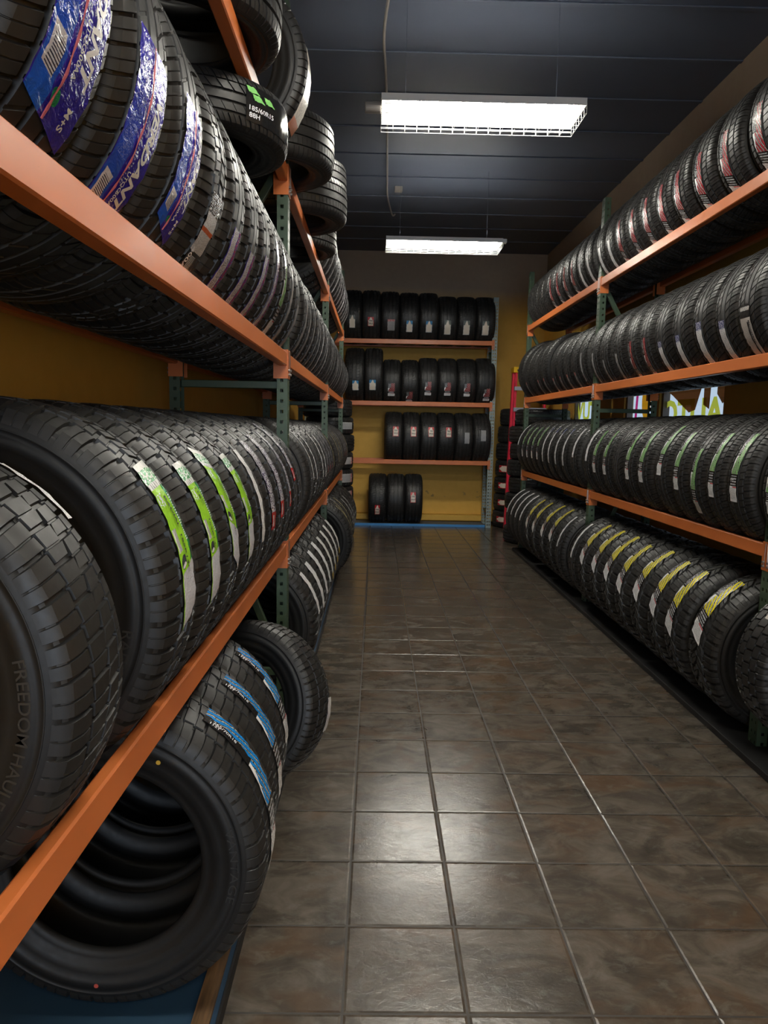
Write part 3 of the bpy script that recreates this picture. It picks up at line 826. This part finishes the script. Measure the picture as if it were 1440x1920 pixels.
# ---- left rack, middle shelf
l2 = [(0.45, dict(t='sport')), (0.70, dict(s='royal', ph=(8, -32), sw=(.24, .80), t='sport', sl=-7)), (0.955, dict(s='royal', ph=(18, -37), sw=(.24, .80), t='sport', sl=-7)), (1.21, dict(s='royal', ph=(0, -50), sw=(.24, .80), t='sport', sl=-7)),
      (1.455, dict(s='royal', ph=(2, -37), sw=(.29, .79), t='sport', sl=-7)), (1.70, dict(s='orangebar', ph=(-12, -46), sw=(.32, .68), t='trailer')),
      (1.94, dict(s='pw', ph=(-14, -52), sw=(.35, .72), t='block')), (2.17, dict(s='pw', ph=(-15, -54), sw=(.35, .70), t='block')), (2.40, dict(s='pw', ph=(-8, -48), sw=(.35, .70), t='block')), (2.63, dict(s='pw', ph=(10, -42), sw=(.4, .68), t='block')),
      (2.86, dict(s='green', ph=(16, -44), sw=(.35, .65), t='block')), (3.09, dict(s='silver', ph=(10, -42), sw=(.4, .6), t='block')), (3.33, dict(s='silver', ph=(-8, -44), sw=(.4, .62), t='block')),
      (3.72, dict(s='silver', ph=(14, -38), sw=(.4, .64)))]
y = 3.95; k = 0
while y < 9.12:
    st = ['silver', 'silver', 'silver', 'silver', 'white', 'silver', 'white', None][k % 8]
    l2.append((y, dict(s=st, ph=(8 + 3 * (k % 3), -40), sw=(.4, .58), t='block' if k % 4 else 'touring', R=.35 + .004 * (k % 3)))); y += .228; k += 1; y = hop(y)
L2 = run_row(seq(l2, .25, POSTL), XCL, GL, ZL[1], 'E', 'middle shelf of left rack', 'tires on the middle shelf of the left rack', .352)
# ---- left rack, top shelf: standing tires
l3 = []
y = 5.75; k = 0
while y < 9.12:
    l3.append((y, dict(s='silver' if k % 5 != 4 else 'white', ph=(10, -38), sw=(.35, .6), t='block', R=.352 + .004 * (k % 3)))); y += .235; k += 1; y = hop(y)
L3 = run_row(seq(l3, posts=POSTL), XCL, GL, ZL[2], 'E', 'top shelf of left rack', 'standing tires on the top shelf of the left rack', .355)
def lay(x, y, z, R, w_, tread, label, group=None, tilt=(0, 0), st=None, ph=(0, 10), sw=(.2, .8), spin=0, cat='tire'):
    """tire lying flat: local axis Y points up; spin turns local +X (sticker) about vertical"""
    rot = (Matrix.Rotation(radians(tilt[0]), 3, 'X') @ Matrix.Rotation(radians(tilt[1]), 3, 'Y') @ Matrix.Rotation(radians(spin), 3, 'Z') @ Matrix.Rotation(radians(90), 3, 'X')).to_euler()
    return tire(x, y, z, R, w_, tread, 'E', st, ph, sw, label, group, rot=rot)
lay(-0.655, 2.42, 2.843, .335, .24, 'sport', 'black tire lying flat on top shelf near camera, partly cut by frame', 'tires lying on the left rack')
lay(-0.64, 1.72, 2.843, .335, .24, 'sport', 'black tire lying flat at the very near end of the top left shelf', 'tires lying on the left rack')
lay(-0.645, 2.665, 2.560, .315, .170, 'sport', 'flat-lying tire with green diamond sticker wedged under the top left beam', 'tires lying on the left rack', (0, 0))
tire(-0.640, 3.10, 2.72 + sqrt(.345 ** 2 - (GL / 2) ** 2) + .001, .345, .215, 'touring', 'E', 'foil', (12, -40), (.20, .80), 'upright tire with hanging crumpled foil sticker on the top left shelf')
lay(-0.535, 3.62, 2.838, .312, .225, 'rib', 'flat-lying ribbed tire overhanging top left beam, just past the foil-sticker tire', 'tires lying on the left rack')
lay(-0.52, 4.46, 2.838, .325, .225, 'rib', 'lower of two flat-lying ribbed tires overhanging middle of top left shelf', 'tires lying on the left rack')
lay(-0.53, 4.80, 3.068, .315, .215, 'rib', 'upper flat-lying ribbed tire stacked at middle of top left shelf', 'tires lying on the left rack')
lay(-0.62, 5.21, 2.838, .32, .225, 'rib', 'flat-lying tire before the silver-stickered standing tires on top left shelf', 'tires lying on the left rack')

# ---- left floor row
l0 = [(1.775, dict(s='blue', ph=(56, -12), sw=(.42, .72), R=.398, t='wave', x=-.655)), (2.048, dict(s='blue', ph=(55, -4), sw=(.42, .72), R=.398, t='wave', x=-.672)), (2.32, dict(s='blue', ph=(55, 2), sw=(.42, .72), R=.398, t='wave', x=-.685)),
      (3.86, dict(s='white', ph=(44, 8), sw=(.34, .60), t='allterrain')), (4.165, dict(s='white', ph=(44, 2), sw=(.30, .64), t='allterrain')), (4.47, dict(s='white', ph=(47, 4), sw=(.30, .62), t='allterrain')), (4.775, dict(s='white', ph=(48, 5), sw=(.30, .62), t='allterrain')),
      (5.08, dict(s='whitetip', ph=(46, -2), sw=(.30, .60), t='allterrain')), (5.385, dict(s='whitetip', ph=(46, -2), sw=(.30, .60), t='allterrain')), (5.69, dict(s='whitetip', ph=(46, -1), sw=(.30, .60), t='allterrain')), (5.99, dict(s='whitetip', ph=(47, 2), sw=(.30, .60), t='allterrain')),
      (6.75, dict(s='yellowline', ph=(55, 20), sw=(.45, .52), t='wave', R=.398, x=-.60)), (7.04, dict(s='yellowline', ph=(55, 20), sw=(.45, .52), t='touring', R=.398, x=-.63)), (7.33, dict(s='yellowline', ph=(60, 0), sw=(.45, .53), t='touring', R=.398, x=-.63)),
      (7.63, dict(s='silver', ph=(50, 5), sw=(.4, .6), t='allterrain', R=.398, x=-.62)), (7.93, dict(s='silver', ph=(50, 5), sw=(.4, .6), t='allterrain', R=.398, x=-.62)), (8.23, dict(t='allterrain', R=.398, x=-.62)), (8.53, dict(t='allterrain', R=.398, x=-.62)), (8.84, dict(t='allterrain', R=.398, x=-.62))]
L0 = run_row(seq(l0, .292, POSTL, x=-.69), -.69, 0, .045, 'E', 'floor row of left rack', 'tires in the floor row of the left rack', .398)
tire(-0.505, 2.80, .405, .33, .24, 'wave', 'E', 'white', (8, -16), (.70, .92), 'tire turned sideways into the aisle behind the blue-striped tires', rot=(Matrix.Rotation(radians(-15), 3, 'Z') @ Matrix.Rotation(radians(-15), 3, 'X')).to_euler())

# ---- right rack rows
yl = dict(s='yellow', t='allterrain', sw=(.20, .58), sl=-8)
r0 = [(3.50, dict(yl, ph=(64, 8))), (3.83, dict(yl, ph=(60, 0))), (4.085, dict(yl, ph=(62, 6))), (4.37, dict(yl, ph=(66, 9))), (4.67, dict(yl, ph=(62, 6))), (4.96, dict(yl, ph=(66, 9))), (5.25, dict(yl, ph=(66, 9))), (5.56, dict(yl, ph=(66, 9))),
      (5.85, dict(s='white', ph=(56, 6), sw=(.38, .52), t='block')), (6.32, dict(s='white', ph=(56, 8), sw=(.38, .52), t='block')),
      (6.62, dict(yl, ph=(66, 11))), (6.95, dict(yl, ph=(66, 10))), (7.33, dict(yl, ph=(62, 8))), (7.65, dict(yl, ph=(62, 8))),
      (8.02, dict(s='white', ph=(64, 10), sw=(.35, .55))), (8.29, dict(s='white', ph=(64, 10), sw=(.35, .55))), (8.55, dict(s='white', ph=(64, 10), sw=(.35, .55))), (8.81, dict(s='white', ph=(64, 10), sw=(.35, .55)))]
R0r = run_row(seq(r0, .285, POSTR, x=2.045), 2.045, 0, .036, 'W', 'floor row of right rack', 'tires in the floor row of the right rack', .392)
lay(2.13, 2.80, .1051, .33, .208, 'touring', 'flat-lying tire supporting the closed-shoulder truck tire at the right frame edge')
tr_, _s = tire(1.905, 2.86, .2105 + .345, .345, .235, 'truck', 'W', 'bigwhite', (58, 38), (.45, .9), 'upright tire with closed-shoulder tread and white label at right frame edge')
gr = dict(s='green', ph=(43, -14), sw=(.28, .56), t='touring')
r3 = [(2.88, {}), (3.13, dict(gr, ph=(24, -18))), (3.46, dict(gr)), (3.70, dict(gr)), (3.91, dict(gr, ph=(26, -33))), (4.14, dict(gr)), (4.39, dict(gr, ph=(52, -3))), (4.70, dict(gr)), (4.96, dict(gr)), (5.21, dict(t='sport')), (5.46, dict(gr)), (5.72, dict(gr)),
      (5.98, dict(s='white', ph=(44, -1), sw=(.5, .68))), (6.36, dict(s='white', ph=(46, 1), sw=(.4, .58))), (6.70, dict(s='whiteblue', ph=(45, -14), sw=(.4, .56))), (6.98, dict(s='whiteblue', ph=(45, -14), sw=(.4, .56))), (7.26, dict(s='whiteblue', ph=(48, -14), sw=(.4, .56))), (7.52, dict(s='whiteblue', ph=(48, -14), sw=(.4, .56))),
      (7.77, dict(gr, ph=(48, -12))), (8.03, dict(gr, ph=(48, -12))), (8.29, dict(gr, ph=(48, -12))), (8.55, dict(gr, ph=(48, -12))), (8.82, dict(s='white', ph=(54, 8), sw=(.35, .55), R=.365))]
R3r = run_row(seq(r3, .262, POSTR), XCR, GR, ZR[0], 'W', 'lower shelf of right rack', 'tires on the lower shelf of the right rack', .362)
rt = dict(s='redtop', ph=(-19, -47), sw=(.4, .55))
r2 = [(2.86, {}), (3.12, {}), (3.52, dict(s='bigwhite', ph=(-2, -50), sw=(.22, .62), t='sport')), (3.76, dict(s='whiteblue', ph=(-9, -50), sw=(.3, .55), t='sport')), (4.02, dict(s='whiteblue', ph=(-4, -48), sw=(.3, .55), t='sport')), (4.30, dict(s='whiteblue', ph=(-10, -49), sw=(.3, .52), t='sport')), (4.57, dict(s='whiteblue', ph=(-11, -49), sw=(.3, .52), t='sport')),
      (4.84, dict(s='red', ph=(-2, -54), sw=(.3, .55))), (5.10, dict(s='red', ph=(-1, -54), sw=(.3, .55))),
      (5.39, dict(s='silver', ph=(-10, -48), sw=(.32, .48))), (5.70, dict(s='silver', ph=(-13, -47), sw=(.35, .48))), (5.965, dict(s='silver', ph=(0, -44), sw=(.35, .50))), (6.31, dict(s='silver', ph=(6, -36), sw=(.35, .52))),
      (6.56, dict(rt)), (6.83, dict(rt)), (7.09, dict(rt)), (7.36, dict(rt)), (7.70, dict(rt, R=.365)), (7.97, dict(rt, R=.365)), (8.27, dict(R=.365)), (8.55, dict(rt, R=.37)), (8.83, dict(R=.385))]
R2r = run_row(seq(r2, .268, POSTR), XCR, GR, ZR[1], 'W', 'middle shelf of right rack', 'tires on the middle shelf of the right rack', .345)
rd = dict(s='red', ph=(10, -52), sw=(.26, .56), sl=-6)
r1 = [(2.86, {}), (3.12, {}), (3.55, dict(rd)), (3.88, dict(rd)), (4.18, dict(rd)), (4.47, dict(rd)), (4.72, dict(rd)), (4.98, dict(rd)), (5.24, dict(rd)), (5.51, dict(rd))]
wh = dict(s='white', ph=(-5, -54), sw=(.36, .58))
r1 += [(5.745, dict(wh)), (5.98, dict(wh)), (6.31, dict(wh)), (6.55, dict(wh)), (6.80, dict(rd)), (7.07, dict(rd)), (7.34, dict(rd)), (7.62, dict(rd)), (7.89, {}), (8.15, {}), (8.41, {}), (8.67, {})]
R1r = run_row(seq(r1, .268, POSTR), XCR, GR, ZR[2], 'W', 'top shelf of right rack', 'tires on the top shelf of the right rack', .338)

# ---- back rack rows (u boundaries measured from the photograph turned into world x)
GB = (BYB - .027) - (BYF + .027); YCB = (BYF + BYB) / 2
def px2x(u): return 0.0 + (u - 705.5) / F_PX * 11.05
def back_row(bounds, Rs, zt, rest, sts, where, group, tr='rib'):
    for i in range(len(bounds) - 1):
        a, b = px2x(bounds[i]), px2x(bounds[i + 1]); R = Rs[i] if isinstance(Rs, list) else Rs
        z = (zrest(R, GB, zt) + .001) if rest else zt + R + .001
        st, ph, sw = sts[i] if sts[i] else (None, (0, 0), (0, 0))
        n_ = ['leftmost', 'second from the left', 'third from the left', 'fourth from the left', 'fifth from the left', 'sixth from the left', 'seventh from the left', 'rightmost'][i if i < len(bounds) - 2 else 7]
        tire((a + b) / 2, YCB, z, R, (b - a) * .985, tr if i % 3 else 'touring', 'S', st, ph, sw, f"tire with {SW[st] if st else 'bare tread'} on {where}, {n_}", group)
wt = ('whitetag', (-5, -38), (.30, .64)); tg = ('tag', (-10, -29), (.34, .62))
back_row([643, 677, 711, 745, 780, 815, 849, 883, 917.5], [.40, .40, .395, .39, .39, .37, .37, .37], ZB[2], True,
         [('whitetag', (-4, -30), (.36, .66)), ('tag', (-7, -26), (.32, .64)), ('redtop', (-10, -34), (.36, .74)), ('bluetag', (-11, -36), (.34, .66)), ('bluetag', (-11, -36), (.34, .66)), wt, wt, wt], 'top shelf of back rack', 'tires on the top shelf of the back rack')
dg_ = ('red', (2, -30), (.30, .70))
back_row([648, 683, 717, 750, 782.5, 817, 852, 887, 921], [.43, .43, .355, .355, .37, .37, .37, .375], ZB[1], True,
         [('bluetag', (-12, -32), (.40, .72)), ('bluetag', (-10, -31), (.28, .62)), ('red', (-4, -36), (.28, .66)), ('red', (-24, -56), (.30, .66)), ('red', (-2, -34), (.30, .64)), ('red', (-3, -34), (.32, .66)), ('red', (-4, -35), (.34, .66)), ('red', (-16, -48), (.38, .72))], 'middle shelf of back rack', 'tires on the middle shelf of the back rack')
sl_ = ('tag', (25, 3), (.44, .76))
back_row([722, 755, 787, 819, 851, 884, 916.5], .395, ZB[0], True,
         [sl_, sl_, sl_, sl_, ('silver', (14, -10), (.50, .76)), ('silver', (20, -4), (.40, .68))], 'lower shelf of back rack', 'tires on the lower shelf of the back rack')
back_row([694, 728, 761.5, 794.5], .382, .036, False,
         [('tag', (-12, -37), (.36, .64)), None, ('tag', (19, -5), (.30, .60))], 'floor board of back rack', 'tires in the floor row of the back rack')

# ---- stacks of flat tires
def stack(x, y, n, R, w_, trd, where, group, jig, sts, z0=0.001, faces=-90):
    lv = ['lowest', 'second lowest', 'third lowest', 'fourth lowest', 'fifth lowest', 'sixth lowest', 'seventh lowest', 'eighth lowest', 'ninth lowest', 'tenth lowest']
    z = z0
    for i in range(n):
        st = sts[i] if i < len(sts) else None
        lb = lv[i] if i < n - 1 else 'topmost'
        ww = w_[i % len(w_)] if isinstance(w_, list) else w_
        dx, dy = jig[i % len(jig)]
        lay(x + dx, y + dy, z + ww / 2, R[i % len(R)] if isinstance(R, list) else R, ww * .995, trd[i % len(trd)], f"flat-lying black tire, {lb} of the stack {where}", group, st=st[0] if st else None, ph=st[1] if st else (0, 0), sw=st[2] if st else (.3, .6), spin=faces)
        z += ww
tgs = ('tag', (64, 40), (.35, .68))
stack(2.235, 11.12, 7, [.37, .372, .368, .365, .37, .362, .355], .262, ['rib', 'touring'], 'beside the red ladder', 'tires in the stack beside the ladder', [(0, 0), (.012, 0), (.01, .01), (.015, 0), (.02, .0), (.03, 0), (.05, 0)],
      [tgs, tgs, tgs, ('tag', (66, 36), (.3, .7)), None, None, None])
stack(2.14, 9.62, 8, [.37, .36, .365, .35, .36, .36, .36, .36], .224, ['rib', 'touring', 'rib'], 'at the far end of the right rack', 'tires in the stack behind the right rack', [(0, 0), (.02, 0), (.0, 0), (.03, 0), (.01, 0), (.04, 0), (.02, .01), (.10, 0)], [])
stack(-0.635, 9.86, 8, [.36, .33, .33, .335, .34, .33, .33, .34], [.235, .235, .235, .235, .235, .235, .235, .235], ['allterrain', 'block', 'block'], 'between left rack and back rack', 'tires in the stack behind the left rack', [(0, 0), (.0, 0), (.01, 0), (.0, 0), (-.01, 0), (.015, 0), (.0, .01), (-.03, 0)],
      [None, None, ('redtop', (-70, -30), (.25, .75)), ('redtop', (-72, -28), (.25, .75)), ('redtop', (-72, -40), (.3, .7)), None, ('silver', (-70, -35), (.3, .7))])

# ================================================================== WRITING ON THE TIRES
Rr = R0_
def stick(L, i): return L[i][1]
for i, p0, hh, a0, a1 in ((1, 6, .025, 8, -32), (2, 6, .028, 18, -37), (3, -11, .027, 0, -50), (4, 0, .024, 2, -37)):        # royal blue stickers
    s_ = stick(L2, i); y0 = (.24 - .5) * W0_
    if i == 4: y0 += .010
    wrap_text('VERDANT', Rr, p0, y0 + .0790, hh, s_, WHITEM, .045, .25, stretch=1.12)
    wrap_text('UTQG', Rr, p0 - 20, y0 + .065, .010, s_, WHITEM, .02)
    wrap_text('500AA', Rr, p0 - 26, y0 + .065, .010, s_, WHITEM, .02)
    if i != 3: wrap_text('M+S', Rr, a1 + 6, y0 + .088, .013, s_, WHITEM, .03)
    me = sticker_mesh(a0 - .5, a1 + .5, y0 + .052, y0 + .0565, lift=.0032); mesh_obj('pink_line', me, PINKM, s_)
for i in range(1, 5):                                       # lime stickers
    s_ = stick(L1, i); y0 = (.34 - .5) * W0_
    wrap_text(['RADIAL', 'STRC', 'RADIAL', 'RADIAL'][i - 1], Rr, 30, y0 + .039, .0095, s_, BLACKM, .04, stretch=1.35)
    wrap_text('185R14C', Rr, 18, y0 + .034, .0085, s_, BLACKM, .03, stretch=1.6)
for i in range(0, 3):                                       # blue-striped stickers
    s_ = stick(L0, i); y0 = (.42 - .5) * W0_
    wrap_text('265/70R18', Rr, 52, y0 + .011, .0105, s_, WHITEM, .02, stretch=1.1)
    wrap_text('112T', Rr, 53, y0 + .001, .0095, s_, WHITEM, .02, stretch=1.1)
s_ = stick(R2r, 2); y0 = (.22 - .5) * W0_
wrap_text('MAGNITRAC', Rr, -15, y0 + .070, .012, s_, BLACKM, .03, stretch=1.25)
me = sticker_mesh(-16, -46, y0 + .058, y0 + .066, lift=.003); mesh_obj('black_line', me, BLACKM, s_)
s_ = stick(L2, 5); wrap_text('400A', Rr, -33, (.33 - .5) * W0_, .016, s_, WHITEM, .03, stretch=1.2)
for i in (2, 4, 5, 7, 8):                                    # size lines on some green stickers
    s_ = stick(R3r, i)
    if s_: wrap_text('205/55R16', Rr, 43 - 57 * .70, (.30 - .5) * W0_, .0075, s_, WHITEM, .02, along=False, stretch=.75)
# green diamond sticker on the wedged flat tire
for o in list(bpy.data.objects):
    if o.get('label', '').startswith('flat-lying tire with green diamond'):
        cx = 8
        pr_ = sticker_mesh(48, 4, -.075, .070); bs = mesh_obj('sticker', pr_, Mat('black_plastic_label', (.012, .012, .013), .12).m, o)
        GP = Mat('green_diamond_print', (.22, .55, .16), .25).m
        for a_, yy_ in ((47, .040), (43, .012), (34, .02)):
            mesh_obj('green_diamond', sticker_mesh(a_, a_ - 7 if a_ != -45 else a_ - 11, yy_, yy_ + .024, 4, lift=.0035), GP, bs)
        for k_, tx in enumerate(('185/60R15', '88H')):
            vs, fs, W = text_geo(tx, .02); out = []
            for x, y, z in vs:
                ph = radians(46) - x * .019 / R0_ * 1.1; yy = -.030 - k_ * .028 + y * .020
                out.append(((r_crown(yy) + .0035) * cos(ph), yy, (r_crown(yy) + .0035) * sin(ph)))
            mesh_obj('lettering', from_py('lettering', out, fs), WHITEM, bs)
# raised sidewall lettering on the nearest lower-shelf tire
def side_text(par, s, r, phi0, h, mat, bold=0.02, stretch=1.0, yface=-1):
    vs, fs, W = text_geo(s, bold); out = []
    for x, y, z in vs:
        ph = radians(phi0) - x * h * stretch / r; rr = r + y * h
        out.append((rr * cos(ph), yface * (W0_ * .5 + .0008), rr * sin(ph)))
    o = mesh_obj('raised_lettering', from_py('raised_lettering', out, fs), mat, par)
    md = o.modifiers.new('solid', 'SOLIDIFY'); md.thickness = .0014; return o
side_text(L1[0][0], 'FREEDOM HAULER', .262, 12, .017, RUBTXT, .01, 1.15)
side_text(L1[1][0], 'RADIAL', .262, -8, .018, RUBTXT, .01, 1.2)
side_text(L0[0][0], 'VANTAGE', .270, 18, .018, RUBTXT, -.01, 1.5)
def dot(par, ph, r, mat):
    c = Vector((r * cos(radians(ph)), -W0_ * .5 - .0006, r * sin(radians(ph))))
    mesh_obj('paint_dot', from_py('paint_dot', [tuple(c + Vector((.005 * cos(a * pi / 6), 0, .005 * sin(a * pi / 6)))) for a in range(12)], [tuple(range(12))]), mat, par)
dot(L0[0][0], -94, .275, REDDOT); dot(L0[0][0], 62, .262, YELDOT)
# bold marks on back-rack red-bordered tags
for o in list(bpy.data.objects):
    if o.name.startswith('sticker') and o.data.materials and o.data.materials[0] == MS['tag'] and o.parent and 'back rack' in o.parent.get('label', ''):
        vs_ = [v.co for v in o.data.vertices]; y0 = min(v.y for v in vs_); y1 = max(v.y for v in vs_); p1 = math.degrees(math.atan2(vs_[0].z, vs_[0].x)); p2 = math.degrees(math.atan2(vs_[-1].z, vs_[-1].x))
        for k_, tx in enumerate(('TIRE', 'SALE')):
            vs, fs, W = text_geo(tx, .03); h = (y1 - y0) * .72 / W; out = []
            for x, y, z in vs:
                ph = radians(p1 + (p2 - p1) * (.48 + .26 * k_)) + y * h / R0_; yy = y0 + (y1 - y0) * .14 + x * h
                out.append(((r_crown(yy) + .005) * cos(ph), yy, (r_crown(yy) + .005) * sin(ph)))
            mesh_obj('lettering', from_py('lettering', out, fs), BLACKM, o)

# ================================================================== CEILING LIGHTS
def lamp(x0, y0, z, label, right_box=False, left_box=False, L=1.245, Wd=0.35):
    t = empty('ceiling_light', (x0, y0, z)); tag(t, label, 'ceiling light', 'fluorescent ceiling lights')
    mb = MB(); mb.box(0, L, 0, .004, .018, .060).box(0, L, Wd - .004, Wd, .018, .060).box(0, .004, .004, Wd - .004, .018, .060).box(L - .004, L, .004, Wd - .004, .018, .060)
    for i in range(5):                       # top plate with uplight slots between its strips
        a_ = .004 + i * (Wd - .008) / 5; mb.box(.004, L - .004, a_ + .009, a_ + (Wd - .008) / 5 - .009, .056, .060)
    for i in range(5): mb.box(.004 + i * (L - .03) / 4, .026 + i * (L - .03) / 4, .004, Wd - .004, .050, .056)
    mb.build('housing', LAMPW, t)
    for i in range(6):
        y = .035 + i * (Wd - .07) / 5
        MB().tube((.06, y, .022), (L - .06, y, .022), .0125, 10).build('fluorescent_tube', TUBE, t)
    mb = MB()
    for i in range(17): x = .0 + L * i / 16; mb.tube((x, 0, -.03), (x, Wd, -.03), .0013, 5); mb.tube((x, 0, -.03), (x, 0, .03), .0013, 5); mb.tube((x, Wd, -.03), (x, Wd, .03), .0013, 5)
    for i in range(7): y = Wd * i / 6; mb.tube((0, y, -.03), (L, y, -.03), .0013, 5); mb.tube((0, y, -.03), (0, y, .03), .0013, 5); mb.tube((L, y, -.03), (L, y, .03), .0013, 5)
    for yy in (0, Wd): mb.tube((0, yy, 0.0), (L, yy, 0.0), .0013, 5)
    mb.build('wire_guard', LAMPW, t)
    for x in (.15, L - .15): MB().tube((x, Wd / 2, .056), (x, Wd / 2, ZC - z), .0012, 6).build('hanging_wire', CEIL, t)
    if left_box: MB().tube((-.10, .11, .02), (-.0, .11, .02), .035, 24).build('motion_sensor', CORDM, t, bevel=.006)
    if right_box: MB().box(L, L + .045, .02, .09, .02, .06).build('end_box', LAMPW, t, bevel=.004)
    return t
lamp(0.000, 4.56, 3.467, 'caged fluorescent light, larger and nearer one with sensor at its left end', left_box=True)
lamp(0.075, 7.85, 3.48, 'caged fluorescent light, smaller and farther one near the back wall', right_box=True)
lamp(-0.02, 1.27, 3.46, 'caged fluorescent light overhead, just above the top of the frame')  # two unseen lamps added beyond the visible pair to light the near area
lamp(-0.02, -2.0, 3.46, 'caged fluorescent light behind the camera position')
# conduit along the ceiling
pts = [(.03, 3.2, 4.22), (.045, 4.5, 4.20), (.01, 5.2, 4.19), (.03, 5.8, 4.205), (.055, 6.8, 4.20), (.075, 7.9, 4.19), (.09, 8.7, 4.205), (.16, 9.45, 4.21), (.20, 9.55, 4.24)]
def sweep(name, pts, r, mat, n=8, sub=6):
    P = [Vector(p) for p in pts]; Q = []
    for i in range(len(P) - 1):
        a, b, c, d = P[max(i - 1, 0)], P[i], P[i + 1], P[min(i + 2, len(P) - 1)]
        for k in range(sub):
            t = k / sub; Q.append(0.5 * ((2 * b) + (c - a) * t + (2 * a - 5 * b + 4 * c - d) * t * t + (3 * b - a - 3 * c + d) * t ** 3))
    Q.append(P[-1]); vs = []; fs = []
    for i, q in enumerate(Q):
        d = (Q[min(i + 1, len(Q) - 1)] - Q[max(i - 1, 0)]).normalized(); u = Vector((0, 0, 1)).cross(d).normalized(); v = d.cross(u)
        for k in range(n): vs.append(tuple(q + r * (cos(2 * pi * k / n) * u + sin(2 * pi * k / n) * v)))
    for i in range(len(Q) - 1):
        for k in range(n): fs.append((i * n + k, i * n + (k + 1) % n, (i + 1) * n + (k + 1) % n, (i + 1) * n + k))
    return mesh_obj(name, from_py(name, vs, fs), mat, None, True)
tag(sweep('electrical_cable', pts, .0105, CORDM), 'thin grey electrical cable running along the dark ceiling past the lights', 'cable')
o = MB().box(.17, .26, 8.55, 8.63, ZC - .05, ZC - .0).build('junction_box', CORDM, bevel=.004); tag(o, 'small grey junction box on ceiling between the two lights', 'junction box')

# ================================================================== LADDER
t = empty('step_ladder', (2.02, 10.55, 0)); tag(t, 'folded red fibreglass step ladder with yellow top in the back right corner', 'ladder')
def lrail(xb, xt, yb, yt, nm='side_rail'):
    MB().bar((xb, yb, 0.01), (xt, yt, 2.36), .032, .07, (0, 1, 0)).build(nm, RED_FG, t, bevel=.004)
lrail(-.02, .03, 0, .06); lrail(.50, .45, 0, .06); lrail(-.045, .005, .10, .14, 'rear_rail'); lrail(.525, .475, .10, .14, 'rear_rail')
MB().box(-.02, .50, .0, .22, 2.345, 2.43).build('top_cap', YEL_PL, t, bevel=.012)
flat_text('LOUISVILLE', (.07, -.002, 2.365), (1, 0, 0), (0, 0, 1), .032, BLACKM, t, .03, 1.2)
mesh_obj('arrow_mark', from_py('arrow_mark', [(.035, -.002, 2.362), (.062, -.002, 2.380), (.035, -.002, 2.398)], [(0, 1, 2)]), BLACKM, t)
for i in range(7):
    z = .26 + i * .305
    MB().box(.0, .48, -.03, .05, z, z + .055).build('step', ALU, t, bevel=.003)
    if i % 2 == 1: MB().box(-.02, .50, .10, .125, z - .13, z - .085).build('rear_bar', ALU, t, bevel=.003)
